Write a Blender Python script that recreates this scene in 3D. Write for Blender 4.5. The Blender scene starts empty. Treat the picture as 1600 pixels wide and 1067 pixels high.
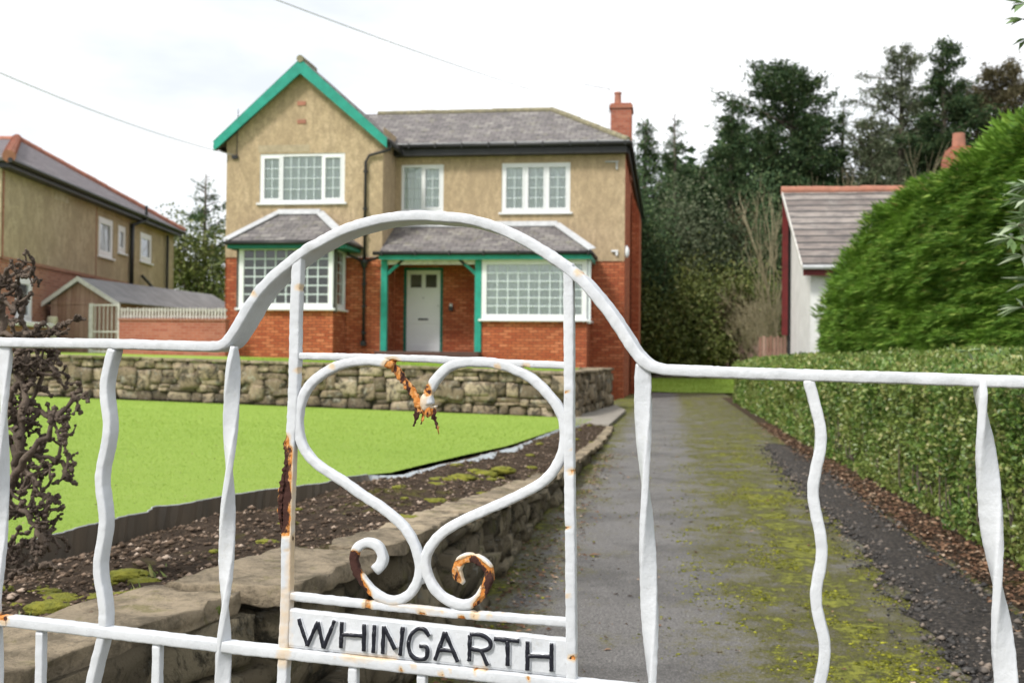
import bpy, math, random
import numpy as np
from mathutils import Vector, Matrix, noise
random.seed(7); rng = np.random.default_rng(7)
S = bpy.context.scene
COL = S.collection
R = math.radians
# ------------------------------------------------------------ camera
FPX, YAW, PITCH, ROLL = 1724.0, R(-8.05), R(0.98), R(-0.57)
CAM = Vector((0, 0, 1.0))
def cam_axes():
    cy, sy, cp, sp, cr, sr = math.cos(YAW), math.sin(YAW), math.cos(PITCH), math.sin(PITCH), math.cos(ROLL), math.sin(ROLL)
    f = Vector((sy*cp, cy*cp, sp)); r = Vector((cy, -sy, 0)); d = f.cross(r)
    return cr*r + sr*d, -sr*r + cr*d, f
RX, DN, FW_ = cam_axes()
cam_data = bpy.data.cameras.new('camera'); cam = bpy.data.objects.new('camera', cam_data); COL.objects.link(cam)
m = Matrix.Identity(4)
for i in range(3):
    m[i][0] = RX[i]; m[i][1] = -DN[i]; m[i][2] = -FW_[i]; m[i][3] = CAM[i]
cam.matrix_world = m
cam_data.sensor_width = 36; cam_data.lens = FPX/1600*36
cam_data.clip_start = 0.05; cam_data.clip_end = 2000
cam_data.dof.use_dof = True; cam_data.dof.focus_distance = 1.52; cam_data.dof.aperture_fstop = 10.5
S.camera = cam
# ------------------------------------------------------------ sky, sun, exposure
SUN_EL, SUN_AZ = R(48), R(215)        # soft sun high behind the camera's left shoulder
W = bpy.data.worlds.new('World'); S.world = W; W.use_nodes = True
nt = W.node_tree; nt.nodes.clear()
def wn(t): return nt.nodes.new(t)
sky = wn('ShaderNodeTexSky'); sky.sky_type = 'NISHITA'; sky.sun_disc = False
sky.sun_elevation = SUN_EL; sky.sun_rotation = SUN_AZ
bg1 = wn('ShaderNodeBackground'); bg1.inputs[1].default_value = 0.13
nt.links.new(sky.outputs[0], bg1.inputs[0])
tc = wn('ShaderNodeTexCoord'); mp = wn('ShaderNodeMapping'); mp.inputs['Scale'].default_value = (1, 1, 3.0)
nz = wn('ShaderNodeTexNoise'); nz.inputs['Scale'].default_value = 2.3; nz.inputs['Detail'].default_value = 6; nz.inputs['Roughness'].default_value = .5
cr = wn('ShaderNodeValToRGB'); cr.color_ramp.elements[0].position = .40; cr.color_ramp.elements[0].color = (.68, .71, .75, 1)
cr.color_ramp.elements[1].position = .60; cr.color_ramp.elements[1].color = (1.0, 1.0, 1.0, 1)
bg2 = wn('ShaderNodeBackground'); bg2.inputs[1].default_value = 1.02
nt.links.new(tc.outputs['Generated'], mp.inputs[0]); nt.links.new(mp.outputs[0], nz.inputs['Vector'])
nt.links.new(nz.outputs[0], cr.inputs[0]); nt.links.new(cr.outputs[0], bg2.inputs[0])
mx = wn('ShaderNodeMixShader'); mx.inputs[0].default_value = .9
out = wn('ShaderNodeOutputWorld')
nt.links.new(bg1.outputs[0], mx.inputs[1]); nt.links.new(bg2.outputs[0], mx.inputs[2]); nt.links.new(mx.outputs[0], out.inputs[0])
sl = bpy.data.lights.new('sun', 'SUN'); sl.energy = 2.5; sl.angle = R(12); sl.color = (1, .96, .9)
so = bpy.data.objects.new('sun', sl); COL.objects.link(so)
sd = Vector((math.sin(SUN_AZ)*math.cos(SUN_EL), math.cos(SUN_AZ)*math.cos(SUN_EL), math.sin(SUN_EL)))
so.rotation_euler = sd.to_track_quat('Z', 'Y').to_euler()
S.view_settings.view_transform = 'Standard'; S.view_settings.look = 'None'; S.view_settings.exposure = 0.46; S.view_settings.gamma = 1
S.cycles.max_bounces = 6; S.cycles.diffuse_bounces = 3; S.cycles.transparent_max_bounces = 12
# ------------------------------------------------------------ pixel rays of the photograph -> points at real depths
def ray(px, py):
    return (RX*((px-800)/FPX) + DN*((py-533.5)/FPX) + FW_)
def PY(px, py, Y):
    d = ray(px, py); return CAM + d*(Y/d.y)
def PZ(px, py, z):
    d = ray(px, py); return CAM + d*((z-1.0)/d.z)
def PPL(px, py, a, b, c):               # plane z = a + bX + cY
    d = ray(px, py); t = (a-1.0)/(d.z-b*d.x-c*d.y); return CAM + d*t
class Frame:
    """vertical plane: s along it, d outward, z up"""
    def __init__(s, o, a):
        s.o = Vector((o[0], o[1], 0)); s.a = Vector((a[0], a[1], 0)).normalized(); s.n = Vector((s.a.y, -s.a.x, 0))
    def P(s, u, d, z): return s.o + s.a*u + s.n*d + Vector((0, 0, z))
    def px(s, x, y, d=0):
        r = ray(x, y); o = s.o + s.n*d; t = (o-CAM).dot(s.n)/r.dot(s.n) if True else 0
        p = CAM + r*t; return (p-s.o).dot(s.a), p.z
    def rect(s, x0, y0, x1, y1, d=0):
        ym = (y0+y1)/2; xm = (x0+x1)/2
        return s.px(x0, ym, d)[0], s.px(x1, ym, d)[0], s.px(xm, y1, d)[1], s.px(xm, y0, d)[1]   # s0,s1,z0,z1
# ------------------------------------------------------------ mesh builder
class MB:
    def __init__(s): s.v = []; s.f = []
    def add(s, vs, fs):
        o = len(s.v); s.v += [tuple(v) for v in vs]; s.f += [tuple(o+i for i in f) for f in fs]; return s
    def poly(s, *p): return s.add(p, [tuple(range(len(p)))])
    def box(s, x0, x1, y0, y1, z0, z1):
        return s.fbox(WF, x0, x1, -y1, -y0, z0, z1)
    def fbox(s, F, u0, u1, d0, d1, z0, z1):     # box in a Frame
        c = [F.P(u, d, z) for z in (z0, z1) for (u, d) in ((u0, d1), (u1, d1), (u1, d0), (u0, d0))]
        return s.add(c, [(3, 2, 1, 0), (4, 5, 6, 7), (0, 1, 5, 4), (1, 2, 6, 5), (2, 3, 7, 6), (3, 0, 4, 7)])
    def prism(s, pts, off):                     # polygon extruded by vector
        n = len(pts); off = Vector(off); a = [Vector(p) for p in pts]; b = [p+off for p in a]
        return s.add(a+b, [tuple(range(n))[::-1], tuple(range(n, 2*n))]+[(i, (i+1) % n, n+(i+1) % n, n+i) for i in range(n)])
    def tube(s, pts, r, n=8, cap=True):
        pts = [Vector(p) for p in pts]; N = len(pts); rr = r if hasattr(r, '__len__') else [r]*N
        t0 = (pts[1]-pts[0]).normalized(); up = Vector((0, 0, 1)) if abs(t0.z) < .9 else Vector((1, 0, 0))
        u = t0.cross(up).normalized(); vs = []; fs = []
        for i, p in enumerate(pts):
            t = (pts[min(i+1, N-1)]-pts[max(i-1, 0)]).normalized()
            u = (u-t*u.dot(t)).normalized(); w = t.cross(u)
            for k in range(n):
                a = 2*math.pi*k/n; vs.append(p+(u*math.cos(a)+w*math.sin(a))*rr[i])
        for i in range(N-1):
            for k in range(n):
                fs.append((i*n+k, i*n+(k+1) % n, (i+1)*n+(k+1) % n, (i+1)*n+k))
        if cap: fs += [tuple(range(n))[::-1], tuple(range((N-1)*n, N*n))]
        return s.add(vs, fs)
    def build(s, name, mat, parent=None, smooth=False, bevel=0, seg=2):
        me = bpy.data.meshes.new(name)
        loc = parent_loc(parent)
        vs = [(v[0]-loc[0], v[1]-loc[1], v[2]-loc[2]) for v in s.v]
        me.from_pydata(vs, [], s.f)
        uv = me.uv_layers.new(name='UVMap'); data = np.zeros(len(me.loops)*2)
        for p in me.polygons:
            n = p.normal
            if abs(n.z) > .985: t = Vector((1, 0, 0)); b = Vector((0, 1, 0))
            else: t = Vector((0, 0, 1)).cross(n).normalized(); b = n.cross(t)
            for li in p.loop_indices:
                c = Vector(s.v[me.loops[li].vertex_index]); data[2*li] = c.dot(t); data[2*li+1] = c.dot(b)
            p.use_smooth = smooth
        uv.data.foreach_set('uv', data)
        me.materials.append(mat); me.update()
        o = bpy.data.objects.new(name, me); COL.objects.link(o)
        if parent: o.parent = parent
        if bevel:
            md = o.modifiers.new('bevel', 'BEVEL'); md.width = bevel; md.segments = seg; md.limit_method = 'ANGLE'; md.angle_limit = R(40)
        return o
def parent_loc(p):
    l = Vector((0, 0, 0))
    while p: l = l + p.location; p = p.parent
    return l
WF = Frame((0, 0), (1, 0))
def tag(o, label=None, cat=None, group=None, kind=None):
    for k, v in (('label', label), ('category', cat), ('group', group), ('kind', kind)):
        if v: o[k] = v
    return o
def thing(name, loc, label, cat, group=None):
    o = bpy.data.objects.new(name, None); COL.objects.link(o); o.location = loc; o.empty_display_size = .2
    return tag(o, label, cat, group)
def np_mesh(name, V, nper, mat, parent=None, faces=None, smooth=False):
    """V (n*nper,3); each island one face of nper verts, or 'faces' local index lists"""
    me = bpy.data.meshes.new(name); loc = np.array(parent_loc(parent)); V = V-loc
    n = len(V)//nper
    fl = faces or [tuple(range(nper))]
    idx = np.concatenate([np.array(f) for f in fl]); tot = np.array([len(f) for f in fl])
    L = (np.arange(n)[:, None]*nper+idx[None, :]).ravel()
    me.vertices.add(len(V)); me.vertices.foreach_set('co', V.astype(np.float32).ravel())
    me.loops.add(len(L)); me.loops.foreach_set('vertex_index', L.astype(np.int32))
    T = np.tile(tot, n); me.polygons.add(len(T))
    st = np.concatenate([[0], np.cumsum(T)[:-1]]); me.polygons.foreach_set('loop_start', st.astype(np.int32)); me.polygons.foreach_set('loop_total', T.astype(np.int32))
    me.update(calc_edges=True); me.validate()
    me.materials.append(mat)
    if smooth: me.polygons.foreach_set('use_smooth', np.ones(len(T), bool))
    o = bpy.data.objects.new(name, me); COL.objects.link(o)
    if parent: o.parent = parent
    return o
def unit(a): return a/np.maximum(np.linalg.norm(a, axis=1, keepdims=True), 1e-9)
def leaves(P, T, N, L, Wd, fold=.25, wide=.5):
    """rhombic folded leaves: base, left, tip, right -> (n*4,3)"""
    T = unit(T); B = unit(np.cross(T, N)); N2 = np.cross(B, T); L = np.asarray(L).reshape(-1, 1)*np.ones((len(P), 1)); Wd = np.asarray(Wd).reshape(-1, 1)*np.ones((len(P), 1))
    m_ = P+T*L*wide
    out = np.stack([P, m_+B*Wd/2+N2*Wd*fold, P+T*L, m_-B*Wd/2+N2*Wd*fold], 1)
    return out.reshape(-1, 3)
LF = [(0, 1, 2), (0, 2, 3)]
def vnoise(P, sc, seed=0.0):
    return np.array([noise.noise(Vector((p[0]*sc+seed, p[1]*sc-seed, p[2]*sc+seed*.5))) for p in P])
# ------------------------------------------------------------ materials
class NT:
    def __init__(s, name, rough=.7, spec=.3):
        s.m = bpy.data.materials.new(name); s.m.use_nodes = True; s.t = s.m.node_tree; s.t.nodes.clear()
        s.o = s.n('ShaderNodeOutputMaterial'); s.b = s.n('ShaderNodeBsdfPrincipled')
        s.b.inputs['Roughness'].default_value = rough; s.b.inputs['Specular IOR Level'].default_value = spec
        s.l(s.b.outputs[0], s.o.inputs[0])
    def n(s, t, **k):
        x = s.t.nodes.new(t)
        for a, b in k.items(): setattr(x, a, b)
        return x
    def l(s, a, b): s.t.links.new(a, b)
    def coord(s, kind='Object', scale=(1, 1, 1), rot=(0, 0, 0)):
        c = s.n('ShaderNodeTexCoord'); mpp = s.n('ShaderNodeMapping'); mpp.inputs['Scale'].default_value = scale; mpp.inputs['Rotation'].default_value = rot
        s.l(c.outputs[kind], mpp.inputs[0]); return mpp.outputs[0]
    def noise(s, vec, scale, detail=4, rough=.55, dist=0):
        x = s.n('ShaderNodeTexNoise'); x.inputs['Scale'].default_value = scale; x.inputs['Detail'].default_value = detail
        x.inputs['Roughness'].default_value = rough; x.inputs['Distortion'].default_value = dist
        if vec is not None: s.l(vec, x.inputs['Vector'])
        return x.outputs[0]
    def ramp(s, fac, *st):
        x = s.n('ShaderNodeValToRGB'); e = x.color_ramp.elements
        while len(e) < len(st): e.new(.5)
        for i, (p, c) in enumerate(st):
            e[i].position = p; e[i].color = tuple(c)+(1,) if hasattr(c, '__len__') else (c, c, c, 1)
        s.l(fac, x.inputs[0]); return x.outputs[0]
    def mix(s, fac, a, b, mode='MIX'):
        x = s.n('ShaderNodeMix', data_type='RGBA', blend_type=mode)
        for sock, v in ((x.inputs[0], fac), (x.inputs[6], a), (x.inputs[7], b)):
            if hasattr(v, 'is_output'): s.l(v, sock)
            elif hasattr(v, '__len__'): sock.default_value = tuple(v)+(1,)
            else: sock.default_value = v
        return x.outputs[2]
    def math(s, op, a, b=0, clamp=False):
        x = s.n('ShaderNodeMath', operation=op, use_clamp=clamp)
        for sock, v in ((x.inputs[0], a), (x.inputs[1], b)):
            if hasattr(v, 'is_output'): s.l(v, sock)
            else: sock.default_value = v
        return x.outputs[0]
    def col(s, c):
        if hasattr(c, 'is_output'): s.l(c, s.b.inputs['Base Color'])
        else: s.b.inputs['Base Color'].default_value = tuple(c)+(1,)
        return s
    def bump(s, h, strength=.5, dist=.01, prev=None):
        x = s.n('ShaderNodeBump'); x.inputs['Strength'].default_value = strength; x.inputs['Distance'].default_value = dist
        s.l(h, x.inputs['Height'])
        if prev is not None: s.l(prev, x.inputs['Normal'])
        s.l(x.outputs[0], s.b.inputs['Normal']); return x.outputs[0]
def plain(name, a, b=None, sc=6, rough=.6, bump=.3, bsc=60, bd=.003, spec=.3, lo=.35, hi=.65):
    t = NT(name, rough, spec); v = t.coord()
    b = b or tuple(x*.8 for x in a)
    t.col(t.ramp(t.noise(v, sc, 6, .6), (lo, a), (hi, b)))
    if bump: t.bump(t.noise(v, bsc, 4), bump, bd)
    return t.m
def brick_mat(name, c1, c2, c3, mortar, bw=.225, bh=.075, ms=.010):
    t = NT(name, .85, .2); v = t.coord('UV')
    x = t.n('ShaderNodeTexBrick'); t.l(v, x.inputs['Vector']); x.inputs['Scale'].default_value = 1
    x.inputs['Brick Width'].default_value = bw; x.inputs['Row Height'].default_value = bh; x.inputs['Mortar Size'].default_value = ms; x.inputs['Bias'].default_value = 0
    x.inputs['Color1'].default_value = (0, 0, 0, 1); x.inputs['Color2'].default_value = (1, 1, 1, 1); x.inputs['Mortar'].default_value = (.5, .5, .5, 1); x.inputs['Mortar Smooth'].default_value = .2
    cc = t.ramp(x.outputs['Color'], (.05, c1), (.55, c2), (.95, c3))
    big = t.noise(t.coord('UV'), .9, 5, .65)
    cc = t.mix(t.ramp(big, (.42, 0), (.64, .45)), cc, tuple(v_*.55 for v_ in c2))
    sm = t.noise(v, 30, 4, .7); cc = t.mix(t.ramp(sm, (.35, 0), (.7, .25)), cc, (.05, .03, .025))
    mo = t.math('MULTIPLY', x.outputs['Fac'], 1.0)
    t.col(t.mix(mo, cc, mortar))
    h = t.math('SUBTRACT', t.math('MULTIPLY', sm, .5), x.outputs['Fac']); t.bump(h, .6, .008)
    return t.m
M = {}
M['brick'] = brick_mat('orange_brick', (.42, .095, .04), (.56, .155, .065), (.68, .235, .11), (.15, .06, .035))
M['brick_pink'] = brick_mat('weathered_brick', (.30, .12, .075), (.40, .165, .10), (.46, .22, .14), (.32, .23, .18))
M['brick_wall'] = brick_mat('garden_brick', (.40, .115, .075), (.47, .155, .10), (.50, .19, .13), (.40, .20, .15))
M['brick_chim'] = brick_mat('chimney_brick', (.36, .10, .055), (.46, .14, .08), (.50, .19, .11), (.34, .2, .15))
def pebble(name, a, b, c):
    t = NT(name, .95, .1); v = t.coord()
    big = t.noise(t.coord(scale=(1, 1, .45)), 1.1, 8, .75)
    cc = t.ramp(big, (.36, a), (.5, b), (.64, c))
    md = t.noise(t.coord(scale=(1, 1, .5)), 6.5, 6, .75); cc = t.mix(t.ramp(md, (.44, 0), (.60, .9)), cc, tuple(x*.62 for x in b))
    st_ = t.noise(t.coord(scale=(3.2, 3.2, .22)), 1.6, 6, .7); cc = t.mix(t.ramp(st_, (.52, 0), (.68, .5)), cc, tuple(x*.55 for x in b))
    sm = t.noise(v, 22, 3, .75); cc = t.mix(t.ramp(sm, (.42, .0), (.62, .6)), cc, tuple(x*.45 for x in b))
    fi = t.noise(v, 90, 3, .8); cc = t.mix(t.ramp(fi, (.45, 0), (.6, .35)), cc, tuple(min(1, x*1.35) for x in a))
    t.col(cc); t.bump(fi, .8, .012); return t.m
M['render'] = pebble('tan_pebbledash', (.63, .49, .325), (.52, .395, .25), (.36, .27, .17))
M['render_old'] = pebble('grey_tan_pebbledash', (.58, .49, .34), (.49, .40, .265), (.36, .285, .185))
M['render_patch'] = plain('patched_render', (.46, .38, .26), (.34, .28, .19), 9, .95, .6, 80)
def slate(name, a, b, c, moss=None, w=.3, h=.2):
    t = NT(name, .75, .35); v = t.coord('UV')
    x = t.n('ShaderNodeTexBrick'); t.l(v, x.inputs['Vector']); x.inputs['Scale'].default_value = 1
    x.inputs['Brick Width'].default_value = w if h < .3 else 40; x.inputs['Row Height'].default_value = h; x.inputs['Mortar Size'].default_value = .008 if h < .3 else .045
    x.inputs['Color1'].default_value = (0, 0, 0, 1); x.inputs['Color2'].default_value = (1, 1, 1, 1); x.inputs['Mortar'].default_value = (.5, .5, .5, 1)
    nn = t.noise(v, 1.5, 7, .7); f = t.mix(.6, x.outputs['Color'], nn)
    cc = t.ramp(f, (.36, a), (.5, b), (.64, c)); cc = t.mix(t.ramp(t.noise(t.coord('UV', rot=(0, 0, .6), scale=(1, 3, 1)), 1.8, 8, .8), (.46, 0), (.6, .7)), cc, (.075, .07, .072))
    st = t.noise(t.coord('UV', scale=(1.2, .25, 1)), 2.2, 6, .7); cc = t.mix(t.ramp(st, (.54, 0), (.72, .45)), cc, (.40, .38, .34))
    if moss: cc = t.mix(t.ramp(t.noise(v, 3, 8, .75), (.54, 0), (.66, .7)), cc, moss)
    cc = t.mix(x.outputs['Fac'], cc, (.04, .04, .04)); t.col(cc)
    sep = t.n('ShaderNodeSeparateXYZ'); t.l(v, sep.inputs[0]); saw = t.math('FRACT', t.math('DIVIDE', sep.outputs[1], h))
    t.bump(t.math('SUBTRACT', t.math('MULTIPLY', saw, -.8), x.outputs['Fac']), .9, .02); return t.m
M['slate'] = slate('grey_slate', (.22, .20, .195), (.155, .14, .14), (.27, .25, .235), (.20, .19, .12))
M['slate_purple'] = slate('purple_slate', (.20, .17, .18), (.15, .125, .135), (.24, .21, .22))
M['roof_tile'] = slate('brown_tile', (.25, .21, .185), (.17, .14, .125), (.31, .27, .24), None, .33, .42)
M['upvc'] = plain('white_plastic', (.80, .81, .82), (.76, .77, .78), 3, .35, 0, spec=.5)
M['white_old'] = plain('off_white_paint', (.66, .65, .61), (.5, .48, .44), 8, .7, .4, 40)
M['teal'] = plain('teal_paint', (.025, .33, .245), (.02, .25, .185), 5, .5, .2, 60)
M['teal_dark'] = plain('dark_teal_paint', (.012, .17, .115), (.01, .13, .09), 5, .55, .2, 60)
M['black'] = plain('black_plastic', (.018, .019, .02), (.028, .028, .028), 8, .45, .2, 60, spec=.4)
M['lead'] = plain('pale_lead', (.55, .56, .57), (.42, .43, .44), 6, .6, .4, 30)
M['ridge_moss'] = plain('mossy_ridge', (.30, .27, .17), (.18, .165, .115), 9, .9, .6, 40)
M['terracotta'] = plain('terracotta_ridge', (.46, .20, .135), (.32, .15, .105), 5, .85, .4, 40)
M['curtain'] = plain('pale_net_curtain', (.90, .95, .95), (.80, .86, .86), 2.2, .9, 0)
M['bars'] = plain('pale_glazing_bars', (.62, .69, .69), (.58, .65, .65), 3, .5, 0)
M['room_shade'] = plain('painted_room_shade', (.05, .05, .045), (.14, .13, .11), 1.6, .9, 0)  # dark mottle stands in for unlit rooms behind glass
M['door_white'] = plain('white_door_paint', (.80, .81, .81), (.76, .77, .77), 3, .4, 0)
M['dark_wood'] = plain('dark_step', (.12, .065, .05), (.08, .05, .04), 5, .8, .3)
M['maroon'] = plain('maroon_paint', (.15, .018, .018), (.10, .015, .015), 5, .5, .2)
M['whitewash'] = plain('whitewashed_wall', (.80, .80, .78), (.68, .68, .66), 2.5, .85, .5, 25, .01)
M['rail_white'] = plain('worn_white_railing', (.62, .60, .56), (.42, .39, .36), 12, .7, .3)
M['shed_felt'] = plain('grey_roof_felt', (.26, .26, .265), (.19, .19, .195), 3, .85, .3)
def glass():
    t = NT('window_glass'); t.t.nodes.remove(t.b)
    f = t.n('ShaderNodeFresnel'); f.inputs[0].default_value = 1.6
    g = t.n('ShaderNodeBsdfGlossy'); g.inputs['Roughness'].default_value = .02
    tr = t.n('ShaderNodeBsdfTransparent'); tr.inputs[0].default_value = (.95, .98, .97, 1)
    mxx = t.n('ShaderNodeMixShader'); t.l(t.math('MULTIPLY', f.outputs[0], 2.2, True), mxx.inputs[0]); t.l(tr.outputs[0], mxx.inputs[1]); t.l(g.outputs[0], mxx.inputs[2]); t.l(mxx.outputs[0], t.o.inputs[0])
    return t.m
M['glass'] = glass()
def wood_planks():
    t = NT('weathered_boards', .85, .15); v = t.coord('UV')
    sep = t.n('ShaderNodeSeparateXYZ'); t.l(v, sep.inputs[0]); p = t.math('DIVIDE', sep.outputs[0], .13)
    wn_ = t.n('ShaderNodeTexWhiteNoise', noise_dimensions='1D'); t.l(t.math('FLOOR', p), wn_.inputs['W'])
    g = t.noise(t.coord('UV', scale=(14, 1.2, 1)), 2, 6, .7)
    cc = t.mix(.5, t.ramp(wn_.outputs[0], (0, (.26, .125, .08)), (1, (.52, .34, .26))), t.ramp(g, (.3, (.12, .06, .04)), (.7, (.42, .30, .24))))
    fr = t.math('FRACT', p); gap = t.ramp(fr, (.0, 1), (.07, 0)); t.col(t.mix(gap, cc, (.02, .015, .012)))
    t.bump(t.math('SUBTRACT', g, gap), .5, .01); return t.m
M['boards'] = wood_planks()
def leafmat(name, stops, rough=.5, trans=.3, spec=.35, zvar=None):
    t = NT(name, rough, spec); g = t.n('ShaderNodeNewGeometry')
    cc = t.ramp(g.outputs['Random Per Island'], *stops)
    if zvar:
        cc = t.mix(t.ramp(t.noise(t.coord(), zvar[0], 3, .5), (.4, 0), (.62, zvar[2])), cc, zvar[1])
    t.col(cc)
    if trans:
        tr = t.n('ShaderNodeBsdfTranslucent'); t.l(cc, tr.inputs[0]); mxx = t.n('ShaderNodeMixShader'); mxx.inputs[0].default_value = trans
        t.l(t.b.outputs[0], mxx.inputs[1]); t.l(tr.outputs[0], mxx.inputs[2]); t.l(mxx.outputs[0], t.o.inputs[0])
    return t.m
M['privet'] = leafmat('privet_leaves', ((0, (.075, .15, .03)), (.5, (.14, .25, .05)), (.8, (.26, .37, .08)), (1, (.50, .46, .2))), .35, .3, .5, (1.3, (.30, .31, .09), .45))
M['leyland'] = leafmat('leylandii_sprays', ((0, (.055, .12, .022)), (.45, (.115, .23, .038)), (.8, (.23, .38, .065)), (.97, (.38, .50, .11)), (1, (.34, .24, .11))), .6, .25, .2, (1.1, (.20, .36, .04), .5))
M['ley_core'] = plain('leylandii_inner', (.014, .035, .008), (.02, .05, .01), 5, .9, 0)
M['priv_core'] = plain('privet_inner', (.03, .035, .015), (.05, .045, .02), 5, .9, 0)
M['fir_dark'] = leafmat('dark_conifer_needles', ((0, (.026, .055, .024)), (.6, (.052, .095, .038)), (1, (.13, .175, .07))), .7, .15, .2)
M['fir_mid'] = leafmat('green_conifer_needles', ((0, (.04, .075, .035)), (.6, (.075, .13, .055)), (1, (.15, .21, .09))), .7, .15, .2)
M['grey_leaf'] = leafmat('grey_green_leaves', ((0, (.07, .095, .05)), (.6, (.13, .16, .09)), (1, (.24, .26, .16))), .7, .2, .2)
M['brown_leaf'] = leafmat('brown_green_leaves', ((0, (.08, .075, .04)), (.6, (.13, .115, .06)), (1, (.20, .165, .09))), .7, .2, .2)
M['ivy'] = leafmat('ivy_leaves', ((0, (.06, .085, .024)), (.6, (.12, .16, .04)), (.9, (.23, .27, .08)), (1, (.30, .25, .12))), .5, .2, .3, (.5, (.18, .19, .05), .5))
M['laurel'] = leafmat('pale_leaves', ((0, (.10, .17, .06)), (.5, (.20, .30, .12)), (1, (.45, .52, .36))), .35, .2, .5)
M['bark'] = plain('grey_bark', (.16, .13, .10), (.09, .075, .06), 8, .9, .7, 30, .02)
M['twig_pale'] = plain('pale_twigs', (.33, .29, .18), (.20, .18, .11), 4, .9, 0)
M['twig_dark'] = plain('gnarled_bark', (.17, .13, .10), (.065, .048, .038), 25, .85, .9, 90, .006)
M['litter'] = leafmat('dry_leaf_litter', ((0, (.06, .032, .02)), (.5, (.16, .085, .05)), (.85, (.30, .18, .11)), (1, (.48, .36, .26))), .8, 0, .2)
M['pebbles'] = leafmat('soil_pebbles', ((0, (.05, .034, .022)), (.6, (.115, .08, .055)), (.9, (.25, .18, .13)), (1, (.48, .38, .30))), .9, 0, .2)
M['grit'] = leafmat('dark_grit', ((0, (.04, .038, .037)), (.6, (.085, .08, .076)), (1, (.26, .21, .17))), .9, 0, .2)
M['moss'] = plain('yellow_moss', (.25, .24, .03), (.14, .15, .025), 30, .95, .9, 150, .01)
def stone_mat():
    t = NT('mossy_sandstone', .92, .15); g = t.n('ShaderNodeNewGeometry'); v = t.coord()
    cc = t.ramp(g.outputs['Random Per Island'], (0, (.17, .135, .095)), (.35, (.27, .21, .14)), (.7, (.40, .315, .215)), (1, (.52, .42, .30)))
    n1 = t.noise(v, 4.5, 8, .75, .6); cc = t.mix(t.ramp(n1, (.50, 0), (.58, .85)), cc, (.045, .042, .034))
    n2 = t.noise(v, 7.5, 6, .65, 1); cc = t.mix(t.ramp(n2, (.55, 0), (.66, .7)), cc, (.42, .40, .33))
    n3 = t.noise(t.coord(scale=(1.3, 1.3, 2)), 2.4, 6, .7); cc = t.mix(t.ramp(n3, (.58, 0), (.72, .4)), cc, (.20, .155, .075)); cc = t.mix(t.ramp(t.noise(v, 22, 7, .8), (.5, 0), (.62, .6)), cc, (.06, .05, .038))
    t.col(cc); t.bump(t.noise(v, 35, 8, .7), .9, .02); return t.m
M['stone'] = stone_mat()
def coping_mat():
    t = NT('sandstone_slabs', .9, .15); v = t.coord(); g = t.n('ShaderNodeNewGeometry')
    cc = t.ramp(g.outputs['Random Per Island'], (0, (.27, .22, .155)), (1, (.42, .34, .235)))
    cc = t.mix(t.ramp(t.noise(v, 7, 8, .75), (.46, 0), (.60, .8)), cc, (.12, .10, .07))
    cc = t.mix(t.ramp(t.noise(v, 30, 6, .8), (.5, 0), (.66, .5)), cc, (.07, .06, .045))
    cc = t.mix(t.ramp(t.noise(v, 11, 6, .7), (.56, 0), (.68, .6)), cc, (.16, .15, .05))
    t.col(cc); t.bump(t.noise(v, 28, 8, .7), .8, .02); return t.m
M['coping'] = coping_mat()
def stone_dark():
    t = NT('dark_mossy_stone', .92, .15); g = t.n('ShaderNodeNewGeometry'); v = t.coord()
    cc = t.ramp(g.outputs['Random Per Island'], (0, (.12, .10, .07)), (.5, (.20, .165, .11)), (1, (.33, .28, .19)))
    cc = t.mix(t.ramp(t.noise(v, 9, 8, .75, .6), (.5, 0), (.6, .85)), cc, (.028, .026, .02)); cc = t.mix(t.ramp(t.noise(v, 13, 6, .7), (.58, 0), (.68, .7)), cc, (.34, .33, .28)); cc = t.mix(t.ramp(t.noise(v, 6, 6, .7), (.56, 0), (.68, .7)), cc, (.12, .12, .03))
    t.col(cc); t.bump(t.noise(v, 50, 8, .75), 1, .02); return t.m
M['stone_dark'] = stone_dark()
M['mortar'] = plain('dark_mortar', (.05, .045, .035), (.10, .09, .06), 6, .95, .5)
M['drive_moss'] = leafmat('drive_moss', ((0, (.07, .075, .014)), (.5, (.16, .165, .022)), (.9, (.28, .28, .035)), (1, (.42, .42, .05))), .95, 0, .05)
M['wire'] = plain('grey_wire', (.5, .5, .5), (.45, .45, .45), 3, .6, 0)
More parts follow.
